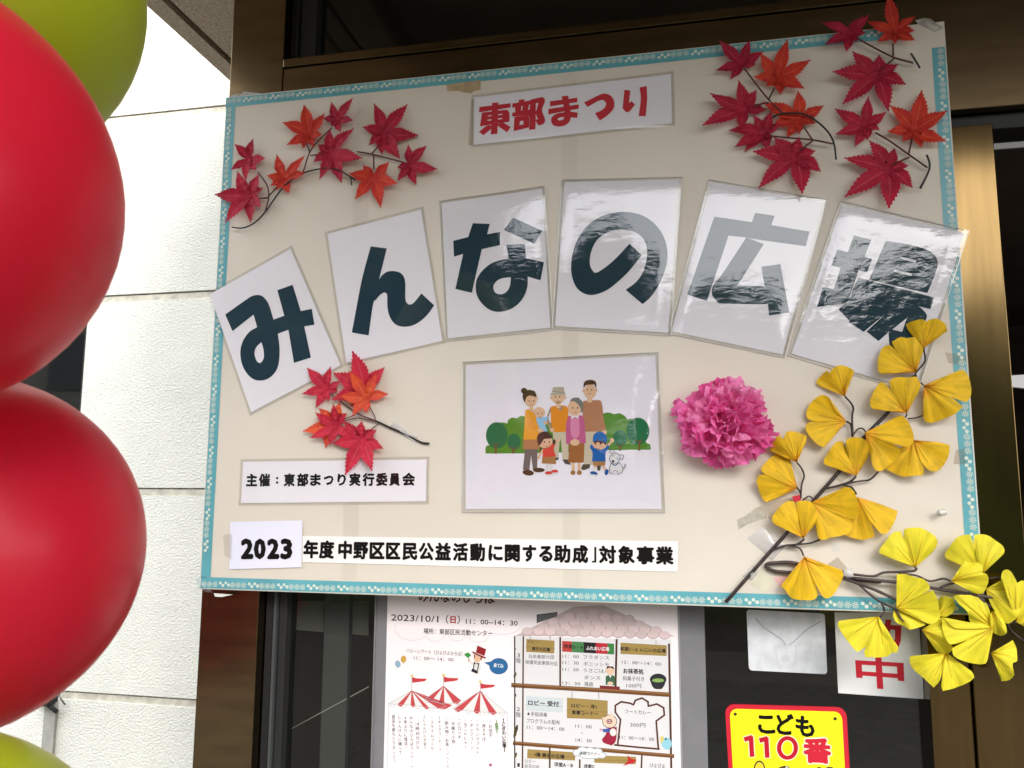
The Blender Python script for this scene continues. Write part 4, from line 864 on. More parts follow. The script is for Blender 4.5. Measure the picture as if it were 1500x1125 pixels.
b = MB(); b.slab([P(*zl(p), DS) for p in ((100, 120), (124, 641), (677, 680), (642, 120))], 0.004, mat('white_sign_plastic', (0.72, 0.73, 0.73), 0.4, 0.4, var=0.02, vs=10)); b.build('sign_plate', rs)
M_sred = mat('sign_red', (0.52, 0.012, 0.03), 0.4, 0.4)
def spoly(pl, mt=M_sred, d=DS - 0.0003, z=zl, par=rs, name='character'):
    b = MB()
    for i, p in enumerate(pl):
        o, h = p if isinstance(p, tuple) else (p, [])
        b.flat([P(*z(q), d - 0.00006 * i) for q in o], mt, [[P(*z(q), d - 0.00006 * i) for q in k] for k in h])
    return b.build(name, par)
spoly([([(232, 428), (546, 446), (550, 566), (508, 560), (508, 545), (280, 528), (280, 544), (240, 542)], [[(275, 458), (503, 470), (505, 516), (277, 500)]]), [(362, 408), (403, 410), (415, 615), (375, 613)]])
spoly([[(385, 196), (532, 205), (531, 235), (385, 226)], [(490, 205), (532, 205), (528, 300), (512, 350), (470, 345), (490, 290)], [(428, 165), (466, 167), (460, 230), (440, 300), (400, 330), (425, 240)], [(215, 165), (350, 172), (350, 200), (215, 190)]])
ysn = thing('yellow_safety_sign', P(1150, 1125, DS), 'yellow sign with red rounded border and the number 110', 'sign')
zy = Zm(1040, 1020, 0.146667)
M_yel = mat('sign_yellow', (0.88, 0.78, 0.01), 0.35, 0.4)
def rr2(m_, z, d): # rounded plate, slightly skewed by hanging out of true
    return rrect(150 + m_, 78 + m_, 1362 - m_, 1300, 95 - m_ * 0.4, z, d, 0.055, 0.028)
b = MB(); b.slab(rr2(0, zy, DS - 0.001), 0.004, M_sred); b.build('sign_border', ysn)
b = MB(); b.slab(rr2(46, zy, DS - 0.0018), 0.0008, M_yel); b.build('sign_face', ysn)
dd = DS - 0.0022
for ch, p0, p1, h in (('こ', (485, 268), (640, 272), 178), ('ど', (670, 276), (832, 282), 178), ('も', (862, 292), (1035, 300), 180)):
    b = MB(); text(b, ch, zy(p0), zy(p1), h * zy.k, dd, M_black, 0.05, ybox=(0.0, 0.78)); b.build('character', ysn)
A = Art(zy, dd)
for c, w, l in (((0.85, 0.80, 0.55), 64, 1), ((0.52, 0.012, 0.03), 46, 2)):
    for dx in (0, 152):
        A.line([(355 + dx, 428 + dx * .07), (410 + dx, 412 + dx * .07), (420 + dx, 590 + dx * .07)], w, c, l + (0.3 if dx else 0))
A.build('number_one', ysn)
A = Art(zy, dd)
for rx, ry, c, l in ((116, 128, (0.85, 0.80, 0.55), 1), (106, 118, (0.52, 0.012, 0.03), 2), (62, 78, (0.85, 0.80, 0.55), 3), (52, 70, (0.88, 0.78, 0.01), 4)): A.ell(774, 516, rx, ry, c, l, 0, 32)
A.build('number_zero', ysn)
b = MB(); text(b, '番', zy((938, 535)), zy((1205, 548)), 250 * zy.k, dd - 0.0001, mat('sign_pale', (0.85, 0.78, 0.6), 0.4), 0.085, ybox=(-0.09, 0.85)); text(b, '番', zy((942, 535)), zy((1200, 548)), 240 * zy.k, dd - 0.0005, M_sred, 0.05, ybox=(-0.09, 0.85)); b.build('character', ysn)
A = Art(zy, dd)
for x, y in ((253, 178), (1250, 224)): A.ell(x, y, 16, 16, KK, 1)
A.build('screw_head', ysn)
A = Art(zy, dd)
A.ell(494, 740, 60, 100, KK, 1); A.ell(494, 742, 48, 86, (0.86, 0.62, 0.05), 2); A.poly([(680, 716), (700, 704), (760, 692), (790, 700), (795, 716)], KK, 1.5); A.ell(768, 706, 16, 7, (0.8, 0.78, 0.7), 2.5); A.ell(1090, 716, 24, 10, KK, 1.3); A.ell(1195, 714, 36, 10, KK, 1.6); A.build('sign_drawing', ysn)

# ------------------------------------------------------------------ maple sprigs
def leafmat(name, a, b_, vein):
    if name in MC: return MC[name]
    mt = bpy.data.materials.new(name); mt.use_nodes = True; n = mt.node_tree.nodes; l = mt.node_tree.links
    p = n['Principled BSDF']; p.inputs['Roughness'].default_value = 0.62; p.inputs['Specular IOR Level'].default_value = 0.25
    tc_ = n.new('ShaderNodeTexCoord'); z = n.new('ShaderNodeTexNoise'); z.inputs['Scale'].default_value = 34; z.inputs['Detail'].default_value = 3
    l.new(tc_.outputs['Object'], z.inputs['Vector'])
    r = n.new('ShaderNodeValToRGB'); r.color_ramp.elements[0].position = 0.35; r.color_ramp.elements[1].position = 0.65
    r.color_ramp.elements[0].color = (*b_, 1); r.color_ramp.elements[1].color = (*a, 1); l.new(z.outputs['Fac'], r.inputs[0])
    uv = n.new('ShaderNodeUVMap'); uv.uv_map = 'UVMap'; sp = n.new('ShaderNodeSeparateXYZ'); l.new(uv.outputs[0], sp.inputs[0])
    # u: -1..1 across the lobe (as 0..1), v along it; veins branch from the midrib
    ab = n.new('ShaderNodeMath'); ab.operation = 'SUBTRACT'; ab.inputs[1].default_value = 0.5; l.new(sp.outputs[0], ab.inputs[0])
    ab2 = n.new('ShaderNodeMath'); ab2.operation = 'ABSOLUTE'; l.new(ab.outputs[0], ab2.inputs[0])
    sub = n.new('ShaderNodeMath'); sub.operation = 'SUBTRACT'; l.new(sp.outputs[1], sub.inputs[0]); l.new(ab2.outputs[0], sub.inputs[1])
    mu = n.new('ShaderNodeMath'); mu.operation = 'MULTIPLY'; mu.inputs[1].default_value = 46; l.new(sub.outputs[0], mu.inputs[0])
    si = n.new('ShaderNodeMath'); si.operation = 'SINE'; l.new(mu.outputs[0], si.inputs[0])
    mr = n.new('ShaderNodeMapRange'); mr.inputs[1].default_value = 0.6; mr.inputs[2].default_value = 1.0; mr.inputs[4].default_value = 0.55; l.new(si.outputs[0], mr.inputs[0])
    mid = n.new('ShaderNodeMapRange'); mid.inputs[1].default_value = 0.07; mid.inputs[2].default_value = 0.0; mid.inputs[4].default_value = 0.9; l.new(ab2.outputs[0], mid.inputs[0])
    mx1 = n.new('ShaderNodeMath'); mx1.operation = 'MAXIMUM'; l.new(mr.outputs[0], mx1.inputs[0]); l.new(mid.outputs[0], mx1.inputs[1])
    mc = n.new('ShaderNodeMix'); mc.data_type = 'RGBA'; l.new(mx1.outputs[0], mc.inputs[0]); l.new(r.outputs[0], mc.inputs[6]); mc.inputs[7].default_value = (*vein, 1)
    l.new(mc.outputs[2], p.inputs['Base Color'])
    bu = n.new('ShaderNodeBump'); bu.inputs['Strength'].default_value = 0.5; bu.inputs['Distance'].default_value = 0.0012; bu.invert = True
    l.new(mx1.outputs[0], bu.inputs['Height']); l.new(bu.outputs[0], p.inputs['Normal'])
    tr = n.new('ShaderNodeBsdfTranslucent'); l.new(mc.outputs[2], tr.inputs[0]); ms = n.new('ShaderNodeMixShader'); ms.inputs[0].default_value = 0.25
    l.new(p.outputs[0], ms.inputs[1]); l.new(tr.outputs[0], ms.inputs[2]); l.new(ms.outputs[0], n['Material Output'].inputs[0])
    MC[name] = mt; return mt
CRIM = leafmat('crimson_leaf', (0.50, 0.012, 0.045), (0.36, 0.008, 0.035), (0.60, 0.07, 0.11))
SCAR = leafmat('scarlet_leaf', (0.68, 0.045, 0.02), (0.54, 0.02, 0.02), (0.78, 0.13, 0.07))
ROSE = leafmat('rose_leaf', (0.66, 0.022, 0.06), (0.50, 0.014, 0.045), (0.72, 0.09, 0.13))
ORNG = leafmat('orange_leaf', (0.80, 0.10, 0.03), (0.70, 0.055, 0.045), (0.88, 0.22, 0.10))
PROF = [(0, .40), (.10, .55), (.22, .80), (.34, .97), (.46, 1.0), (.58, .86), (.70, .62), (.80, .40), (.89, .21), (.95, .09), (1, 0.0)]
def maple(parent, z, c, tips, mt, lift=0.006, curl=0.010, seed=0):
    rnd = random.Random(seed + int(c[0] * 7 + c[1]))
    c0 = P(*z(c), -lift); T_ = []
    for t in tips: T_.append(P(*z(t), -lift))
    Rm = sum((t - c0).length for t in T_) / len(T_)
    b = MB(); 
    order = sorted(range(len(T_)), key=lambda i: -(T_[i] - c0).length)
    for rank, i in enumerate(order):
        ax = T_[i] - c0; r = ax.length; ax.normalize(); sd_ = Vector((-ax.z, 0, ax.x))
        wmax = (0.125 * Rm + 0.095 * r) * rnd.uniform(0.92, 1.1)
        vs, fs, uv = [], [], []; cv = curl * rnd.uniform(-0.1, 1.5) * (r / 0.06); tw = rnd.uniform(-0.25, 0.25); n = 22; bend = rnd.uniform(-0.06, 0.06) * r
        for k in range(n + 1):
            t = k / n
            for (t0, w0), (t1, w1) in zip(PROF, PROF[1:]):
                if t0 <= t <= t1: w = w0 + (w1 - w0) * (t - t0) / (t1 - t0); break
            w *= wmax
            z_ = (1.0 + 0.10 * (1 if k % 2 else -1) * (0.3 + t)) if 0.12 < t < 0.97 else 1.0
            p = c0 + ax * r * t + sd_ * bend * math.sin(math.pi * t)
            lf = cv * t * t - 0.0008 * rank * (1 - t) + 0.002 * math.sin(t * 3.1)
            for s_, q in ((-1, 0), (-.5, .25), (0, .5), (.5, .75), (1, 1)):
                ed = 0.30 * w * abs(s_) + tw * w * s_ * t + 0.0006 * math.sin(t * 25 + abs(s_) * 2.5)
                vs.append(p + sd_ * s_ * w * (z_ if abs(s_) == 1 else 1) + ax * (0.004 * abs(s_) * (1 if k % 2 else 0) if 0.12 < t < .97 and abs(s_) == 1 else 0) + Vector((0, -(lf + ed), 0)))
                uv.append((q, t))
        for k in range(n):
            for j in range(4): a = k * 5 + j; fs.append((a, a + 1, a + 6, a + 5))
        b.add(vs, fs, mt, True, uv)
    return b.build('leaf', parent)
M_twig = mat('brown_twig', (0.09, 0.03, 0.03), 0.5, var=0.3, vs=60); M_wire = mat('black_wire', (0.012, 0.012, 0.012), 0.4, 0.4)
M_dtwig = mat('dark_twig', (0.035, 0.022, 0.02), 0.55, 0.4, var=0.4, vs=80, bump=0.5, bs=300, bdist=0.0006)
def stem(parent, z, pts, r, mt, lift=0.005, name='stem', lifts=None):
    q = smooth(pts, 5, 88, False) if len(pts) > 2 else pts
    n = len(q); b = MB()
    pp_ = []
    for i, p in enumerate(q):
        t = i / max(1, n - 1); h = lift if lifts is None else lifts[0] + (lifts[1] - lifts[0]) * t
        pp_.append(P(*z(p), -h - 0.0015 * math.sin(t * 9)))
    b.tube(pp_, r, mt, 7); return b.build(name, parent)
zA = Zm(300, 130, 0.24)
m1 = thing('maple_sprig', P(*zA((370, 745)), 0), 'long red maple sprig on a curved black wire by the white wall', 'maple sprig', 'artificial maple sprigs')
for c, t, mt in (((270, 430), [(197, 350), (302, 312), (378, 432), (258, 562), (175, 503), (322, 505)], CRIM), ((270, 650), [(205, 510), (340, 530), (362, 617), (355, 730), (285, 820), (150, 832), (72, 652)], CRIM),
                 ((490, 545), [(447, 408), (617, 412), (622, 525), (520, 645), (445, 622), (385, 532), (405, 590)], SCAR), ((635, 275), [(605, 100), (730, 152), (722, 290), (665, 355), (600, 362), (513, 352), (485, 216)], SCAR),
                 ((805, 195), [(777, 88), (910, 65), (915, 205), (835, 265), (775, 228), (728, 185)], CRIM), ((765, 390), [(770, 258), (913, 245), (975, 437), (838, 578), (710, 560), (670, 450), (697, 345)], CRIM)): maple(m1, zA, c, t, mt, lift=0.008)
stem(m1, zA, [(165, 845), (230, 850), (300, 820), (370, 750), (440, 650), (510, 570), (600, 515), (720, 487), (800, 492), (860, 520), (918, 556)], 0.0017, M_wire, 0.012)
stem(m1, zA, [(890, 540), (897, 588)], 0.0015, M_wire, 0.010)
for q in ([(370, 745), (390, 660), (380, 590), (325, 510)], [(390, 665), (330, 670)], [(395, 650), (440, 600)], [(600, 510), (640, 390), (700, 310), (775, 240)], [(640, 385), (620, 330)], [(645, 408), (720, 397)]): stem(m1, zA, q, 0.0016, M_twig, 0.010)
m2 = thing('maple_sprig', P(*zA((1020, 400)), 0), 'short maple sprig of two crimson leaves and a scarlet one above the sheets \u3093 and \u306a', 'maple sprig', 'artificial maple sprigs')
for c, t, mt in (((1095, 270), [(1047, 110), (1237, 97), (1303, 283), (1193, 428), (1083, 400), (1003, 343), (972, 241)], CRIM), ((1030, 540), [(970, 470), (1130, 458), (1187, 590), (1080, 733), (935, 685), (890, 525)], SCAR), ((1255, 465), [(1250, 355), (1362, 365), (1424, 497), (1293, 588), (1187, 572), (1180, 478)], CRIM)): maple(m2, zA, c, t, mt, lift=0.006)
for q in ([(930, 385), (1020, 400), (1215, 450)], [(1020, 395), (1070, 340)], [(1030, 405), (1032, 490)]): stem(m2, zA, q, 0.0017, M_twig, 0.007)
zC = Zm(1020, 0, 0.16); zE = Zm(1020, 140, 0.16)
m3 = thing('maple_sprig', P(*zE((790, 160)), 0), 'six leaved maple sprig on a bowed black wire above the \u5e83 sheet', 'maple sprig', 'artificial maple sprigs')
for z, c, t, mt in ((zC, (425, 590), [(210, 395), (485, 377), (608, 490), (535, 598), (313, 725), (182, 655)], CRIM), (zC, (745, 700), [(585, 515), (830, 388), (1032, 577), (980, 832), (770, 865), (640, 790), (525, 728)], SCAR),
                    (zE, (455, 125), [(125, 10), (385, -110), (545, -30), (630, 135), (400, 320), (55, 315)], CRIM), (zE, (940, 215), [(605, 75), (930, -40), (1160, 98), (1088, 255), (940, 350), (830, 392), (690, 290)], SCAR),
                    (zE, (625, 345), [(520, 200), (685, 160), (770, 270), (690, 400), (650, 495), (447, 515), (355, 485), (297, 322)], CRIM), (zE, (905, 560), [(710, 395), (935, 398), (1078, 525), (1127, 718), (955, 925), (568, 865), (515, 535)], CRIM)): maple(m3, z, c, t, mt, lift=0.007)
stem(m3, zE, [(700, 200), (760, 170), (900, 160), (1010, 180), (1120, 250), (1210, 340), (1260, 440), (1280, 585)], 0.0018, M_wire, 0.014)
for q in ([(440, -245), (540, -115), (660, 35), (790, 160)], [(715, -70), (665, 30)], [(530, 103), (600, 75), (660, 65)], [(680, 370), (860, 388), (1060, 405), (1250, 442)], [(985, 290), (1060, 400)], [(945, 505), (1065, 415)]): stem(m3, zE, q, 0.0017, M_twig, 0.012)
zD = Zm(1200, 0, 0.16); zF = Zm(1200, 140, 0.16)
m4 = thing('maple_sprig', P(*zD((680, 520)), 0), 'three leaved maple sprig reaching over the upper corner of the board', 'maple sprig', 'artificial maple sprigs')
for c, t, mt in (((290, 310), [(22, 212), (330, 200), (447, 165), (422, 298), (340, 390), (243, 487), (47, 432)], CRIM), ((700, 290), [(440, 195), (610, -10), (870, 170), (862, 290), (858, 385), (690, 400), (535, 385)], SCAR), ((530, 680), [(297, 503), (545, 513), (708, 608), (775, 798), (630, 1022), (197, 995), (110, 693)], CRIM)): maple(m4, zD, c, t, mt, lift=0.008)
for q in ([(345, 350), (520, 445), (680, 525), (860, 575)], [(675, 400), (678, 510)], [(575, 630), (685, 535)]): stem(m4, zD, q, 0.0017, M_twig, 0.009)
stem(m4, zD, [(840, 490), (885, 560), (922, 625)], 0.0018, M_wire, 0.011)
m5 = thing('maple_sprig', P(*zF((820, 540)), 0), 'three leaved maple sprig with a short black wire just above the \u5834 sheet', 'maple sprig', 'artificial maple sprigs')
for c, t, mt in (((425, 270), [(145, 122), (437, 38), (598, 170), (540, 325), (435, 408), (322, 478), (153, 360)], CRIM), ((870, 320), [(643, 112), (935, -45), (1148, 175), (1143, 437), (935, 470), (762, 420), (625, 342)], SCAR), ((635, 665), [(447, 437), (688, 490), (808, 650), (838, 860), (622, 1052), (228, 938), (217, 592)], CRIM)): maple(m5, zF, c, t, mt, lift=0.008)
for q in ([(515, 340), (650, 420), (820, 540), (990, 660)], [(850, 400), (820, 530)], [(675, 630), (825, 565)]): stem(m5, zF, q, 0.0017, M_twig, 0.009)
stem(m5, zF, [(985, 545), (1010, 620), (1000, 700), (925, 850)], 0.0019, M_wire, 0.011)
zG = Zm(430, 500, 0.17771)
m6 = thing('maple_sprig', P(*zG((680, 655)), 0), 'bright red and orange maple sprig taped below the \u3093 sheet', 'maple sprig', 'artificial maple sprigs')
for c, t, mt, lf in (((275, 390), [(120, 222), (307, 213), (395, 335), (365, 410), (298, 490), (200, 550), (90, 437)], ROSE, .005), ((590, 400), [(510, 92), (752, 218), (333, 262), (330, 485), (480, 535)], ROSE, .004), ((600, 465), [(485, 257), (690, 265), (785, 437), (600, 590), (505, 612), (400, 455)], ORNG, .010),
                     ((330, 670), [(215, 555), (380, 505), (440, 600), (95, 740), (270, 880)], ORNG, .004), ((350, 690), [(197, 590), (342, 520), (430, 600), (460, 780), (300, 850), (147, 795)], ROSE, .008), ((555, 800), [(430, 660), (330, 840)], ROSE, .005), ((565, 805), [(567, 660), (690, 735), (750, 885), (670, 1070), (425, 1100), (335, 835)], ROSE, .009)): maple(m6, zG, c, t, mt, lift=lf)
for q, r in (([(300, 430), (400, 505), (540, 600), (680, 655)], .0015), ([(630, 545), (665, 610), (675, 650)], .0011), ([(415, 640), (500, 610)], .001), ([(410, 655), (540, 632), (680, 660)], .0011), ([(610, 750), (700, 680)], .0011)): stem(m6, zG, q, r, M_twig, 0.007)
stem(m6, zG, [(675, 655), (785, 705), (940, 775), (1025, 820), (1070, 838), (1120, 842)], 0.0021, M_wire, 0.004)
tp6 = [P(*zG(p), -0.0072) for p in ((785, 690), (820, 655), (940, 750), (1025, 785), (1022, 850), (940, 800), (775, 730))]
def tapepiece(z, pts, label, h=0.006, mt=M_clear):
    q = [P(*z(p), -0.0012) for p in pts]; c = sum(q, Vector()) / len(q) + Vector((0, -h, 0)); b = MB(); n = len(q); fs = []
    for i in range(n):
        nn = (q[i] - c).cross(q[(i + 1) % n] - c); fs.append((0, i + 1, (i + 1) % n + 1) if nn.y < 0 else (0, (i + 1) % n + 1, i + 1))
    cc = sum(q, Vector()) / n
    b.add([c] + q, fs, mt, True); return b.build('clear_tape', base=cc, label=label, cat='tape', group='pieces of clear tape holding the sprigs')
M_stape = film_mat('sticky_tape', 1.6, 0.10, 0.5, 70, 0.001, tint=(0.93, 0.93, 0.93), haze=0.34)
tapepiece(zG, [(785, 720), (820, 660), (870, 690), (945, 755), (1025, 790), (1020, 845), (940, 805)], 'clear tape over the twig of the small sprig below the \u3093 sheet', mt=M_stape)

# ------------------------------------------------------------------ ginkgo branches
def ginkmat(name, a, b_, base):
    mt = bpy.data.materials.new(name); mt.use_nodes = True; n = mt.node_tree.nodes; l = mt.node_tree.links
    p = n['Principled BSDF']; p.inputs['Roughness'].default_value = 0.6; p.inputs['Specular IOR Level'].default_value = 0.25
    uv = n.new('ShaderNodeUVMap'); uv.uv_map = 'UVMap'; mp_ = n.new('ShaderNodeMapping'); mp_.inputs['Scale'].default_value = (15, 1.3, 1)
    z = n.new('ShaderNodeTexNoise'); z.inputs['Scale'].default_value = 1.0; z.inputs['Detail'].default_value = 3; l.new(uv.outputs[0], mp_.inputs[0]); l.new(mp_.outputs[0], z.inputs['Vector'])
    r = n.new('ShaderNodeValToRGB'); r.color_ramp.elements[0].position = 0.25; r.color_ramp.elements[1].position = 0.60
    r.color_ramp.elements[0].color = (*b_, 1); r.color_ramp.elements[1].color = (*a, 1); l.new(z.outputs['Fac'], r.inputs[0])
    sp = n.new('ShaderNodeSeparateXYZ'); l.new(uv.outputs[0], sp.inputs[0])
    mr = n.new('ShaderNodeMapRange'); mr.inputs[1].default_value = 0.34; mr.inputs[2].default_value = 0.06; l.new(sp.outputs[1], mr.inputs[0])
    mc = n.new('ShaderNodeMix'); mc.data_type = 'RGBA'; l.new(mr.outputs[0], mc.inputs[0]); l.new(r.outputs[0], mc.inputs[6]); mc.inputs[7].default_value = (*base, 1)
    z3_ = n.new('ShaderNodeTexNoise'); z3_.inputs['Scale'].default_value = 30; tc_ = n.new('ShaderNodeTexCoord'); l.new(tc_.outputs['Object'], z3_.inputs['Vector'])
    mr3 = n.new('ShaderNodeMapRange'); mr3.inputs[1].default_value = 0.55; mr3.inputs[2].default_value = 0.75; mr3.inputs[4].default_value = 0.5; l.new(z3_.outputs['Fac'], mr3.inputs[0])
    m3_ = n.new('ShaderNodeMix'); m3_.data_type = 'RGBA'; l.new(mr3.outputs[0], m3_.inputs[0]); l.new(mc.outputs[2], m3_.inputs[6]); m3_.inputs[7].default_value = (b_[0] * 0.9, b_[1] * 0.88, b_[2], 1)
    l.new(m3_.outputs[2], p.inputs['Base Color'])
    bu = n.new('ShaderNodeBump'); bu.inputs['Strength'].default_value = 0.5; bu.inputs['Distance'].default_value = 0.0012; l.new(z.outputs['Fac'], bu.inputs['Height']); l.new(bu.outputs[0], p.inputs['Normal'])
    tr = n.new('ShaderNodeBsdfTranslucent'); l.new(m3_.outputs[2], tr.inputs[0]); ms = n.new('ShaderNodeMixShader'); ms.inputs[0].default_value = 0.2
    l.new(p.outputs[0], ms.inputs[1]); l.new(tr.outputs[0], ms.inputs[2]); l.new(ms.outputs[0], n['Material Output'].inputs[0])
    return mt
GOLD = ginkmat('golden_ginkgo', (0.84, 0.52, 0.014), (0.50, 0.31, 0.010), (0.82, 0.36, 0.02))
LEMN = ginkmat('lemon_ginkgo', (0.82, 0.70, 0.035), (0.52, 0.47, 0.015), (0.82, 0.66, 0.03))
M_vein = mat('ginkgo_vein', (0.50, 0.31, 0.01), 0.6)
def ginkgo(parent, z, base, outl, mt, lift=0.010, seed=0, rip=0.0075):
    rnd = random.Random(seed + int(base[0]))
    o = smooth(outl, 3, 65, False); c = Vector(base); n = len(o)
    ph = rnd.uniform(0, 6); cup = rnd.uniform(-0.004, 0.012); tl = rnd.uniform(-0.06, 0.06); vs = [P(*z(base), -lift)]; uv = [(0.5, 0)]
    rings = (0.16, 0.34, 0.52, 0.7, 0.86, 1.0); Rm = max((Vector(p) - c).length for p in o) * z.k
    th = []
    acc = 0
    for i, p in enumerate(o):
        if i:
            a, b_ = Vector(o[i - 1]) - c, Vector(p) - c
            acc += abs(a.angle(b_)) if a.length > 1e-6 and b_.length > 1e-6 else 0
        th.append(acc)
    tot = max(acc, 0.5)
    for r in rings:
        for i, p in enumerate(o):
            q = c + (Vector(p) - c) * r
            if r == 1.0: q += Vector((rnd.uniform(-1.3, 1.3), rnd.uniform(-1.3, 1.3)))
            s_ = th[i] / tot
            h = lift + rip * r * (0.8 * math.sin(s_ * 11 + ph) + 0.16 * math.sin(s_ * 27 + ph * 2)) + cup * math.sin(math.pi * r) + 0.008 * r * r * math.sin(s_ * 3.1) + tl * r * (s_ - 0.5) * 0.2
            vs.append(P(*z(tuple(q)), -max(h, 0.002))); uv.append((s_, r * (Vector(p) - c).length * z.k / Rm))
    fs = []
    for i in range(n - 1):
        fs.append((0, 1 + i, 2 + i))
        for k in range(len(rings) - 1): a = 1 + k * n + i; fs.append((a, a + n, a + n + 1, a + 1))
    # face the street
    a, b_, c_ = (vs[j] for j in fs[0]); 
    if (b_ - a).cross(c_ - a).y > 0: fs = [f[::-1] for f in fs]
    b = MB(); b.add(vs, fs, mt, True, uv); lf = b.build('leaf', parent)
    b = MB()      # printed main veins
    for k in (int(n * 0.36), int(n * 0.55), int(n * 0.68)):
        pts = []
        for r in range(0, 5 if k != int(n * .55) else 6):
            p = vs[0] if r == 0 else vs[1 + (r - 1) * n + k]; pts.append(p + Vector((0, -0.0002, 0)))
        b.tube(pts, [0.0007, 0.0007, 0.0006, 0.0005, 0.0004, 0.0002][:len(pts)], M_vein, 4)
    b.build('vein', lf)
    return lf
zH = Zm(1050, 530, 0.17781)
g1 = thing('ginkgo_branch', P(1122, 815, 0), 'golden yellow ginkgo branch taped slantwise across the lower corner of the board', 'ginkgo branch', 'artificial ginkgo branches')
GL1 = [(zI := Zm(1240, 460, 0.2132), (530, 235), [(490, 190), (430, 120), (407, 70), (450, 50), (520, 35), (545, 55), (565, 40), (620, 32), (680, 70), (692, 118), (640, 150), (580, 180), (550, 200)], .016),
 (zI, (478, 402), [(430, 375), (350, 375), (240, 410), (215, 380), (220, 300), (250, 230), (300, 212), (335, 250), (312, 190), (370, 160), (420, 165), (470, 155), (525, 230), (520, 280), (490, 340)], .011),
 (zI, (415, 682), [(380, 655), (290, 650), (190, 655), (163, 620), (170, 570), (220, 480), (260, 475), (308, 528), (292, 460), (340, 435), (420, 435), (480, 430), (512, 490), (480, 560), (440, 610)], .016),
 (zI, (530, 490), [(600, 488), (660, 450), (720, 410), (790, 385), (830, 410), (855, 490), (855, 560), (830, 605), (770, 590), (700, 560), (770, 610), (800, 640), (740, 690), (680, 715), (600, 745), (545, 740), (525, 690), (545, 600), (540, 540)], .016),
 (zI, (460, 865), [(530, 880), (620, 878), (708, 900), (708, 950), (690, 1000), (650, 1060), (600, 1082), (550, 1060), (505, 1000), (530, 1060), (525, 1110), (450, 1112), (390, 1118), (330, 1095), (268, 1060), (270, 1010), (340, 940), (400, 910)], .010),
 (zI, (125, 815), [(200, 815), (280, 770), (340, 710), (385, 695), (430, 750), (460, 830), (455, 890), (410, 912), (320, 890), (370, 930), (350, 990), (290, 1040), (240, 1078), (190, 1065), (172, 1000), (180, 930), (150, 860)], .018),
 (zH, (1055, 285), [(1020, 270), (960, 240), (860, 205), (818, 180), (830, 145), (870, 100), (908, 72), (930, 95), (950, 60), (1010, 28), (1060, 35), (1115, 60), (1130, 90), (1095, 150), (1065, 200), (1060, 240)], .012),
 (zH, (1070, 492), [(1010, 510), (960, 570), (920, 650), (885, 705), (830, 680), (770, 620), (735, 560), (735, 520), (775, 495), (830, 495), (770, 480), (740, 450), (745, 390), (790, 320), (860, 275), (920, 290), (950, 350), (990, 430)], .010),
 (zH, (1150, 940), [(1110, 900), (1050, 875), (960, 870), (885, 845), (885, 800), (930, 730), (985, 660), (1040, 655), (1060, 725), (1065, 640), (1130, 622), (1200, 630), (1250, 680), (1250, 760), (1215, 840), (1170, 890)], .014),
 (zj := Zm(1050, 680, 0.19560), (605, 182), [(540, 180), (480, 200), (430, 240), (375, 287), (340, 255), (315, 190), (298, 125), (315, 82), (355, 80), (402, 100), (345, 62), (332, 35), (352, 0), (410, -55), (480, -85), (540, -60), (553, 0), (575, 80), (595, 140)], .010),
 (zH, (660, 830), [(600, 790), (530, 755), (450, 740), (440, 710), (470, 650), (510, 605), (555, 640), (565, 590), (610, 570), (680, 585), (740, 610), (735, 660), (700, 730), (668, 780)], .014),
 (zj, (1050, 245), [(1110, 280), (1200, 290), (1355, 352), (1340, 406), (1304, 480), (1263, 525), (1222, 511), (1150, 424), (1181, 525), (1160, 552), (1089, 565), (1022, 552), (980, 540), (950, 520), (1010, 450), (1055, 400)], .010),
 (zj, (712, 282), [(800, 280), (870, 240), (940, 180), (985, 172), (1030, 210), (1060, 310), (1058, 380), (1020, 415), (920, 378), (1000, 415), (1015, 440), (1000, 500), (940, 535), (850, 550), (800, 568), (760, 550), (750, 480), (755, 400), (735, 330)], .019),
 (zj, (650, 555), [(610, 510), (540, 470), (460, 465), (415, 425), (430, 370), (490, 300), (550, 275), (585, 290), (588, 360), (598, 280), (660, 272), (710, 285), (750, 360), (750, 430), (700, 480), (660, 530)], .014),
 (zj, (655, 690), [(690, 730), (780, 765), (870, 770), (940, 795), (945, 850), (900, 940), (860, 990), (815, 1005), (780, 970), (735, 890), (755, 970), (730, 1015), (650, 1018), (560, 1005), (520, 950), (482, 910), (510, 870), (570, 820), (620, 760), (640, 720)], .020)]
for i, (z, bs_, ol, lf) in enumerate(GL1): ginkgo(g1, z, bs_, ol, GOLD, lf, i)
zz = Zm(0, 0, 1)
stem(g1, zz, [(1063, 882), (1122, 815), (1153, 780), (1193, 732), (1233, 686), (1265, 642), (1304, 600), (1330, 560), (1342, 550)], 0.0034, M_dtwig, 0.006)
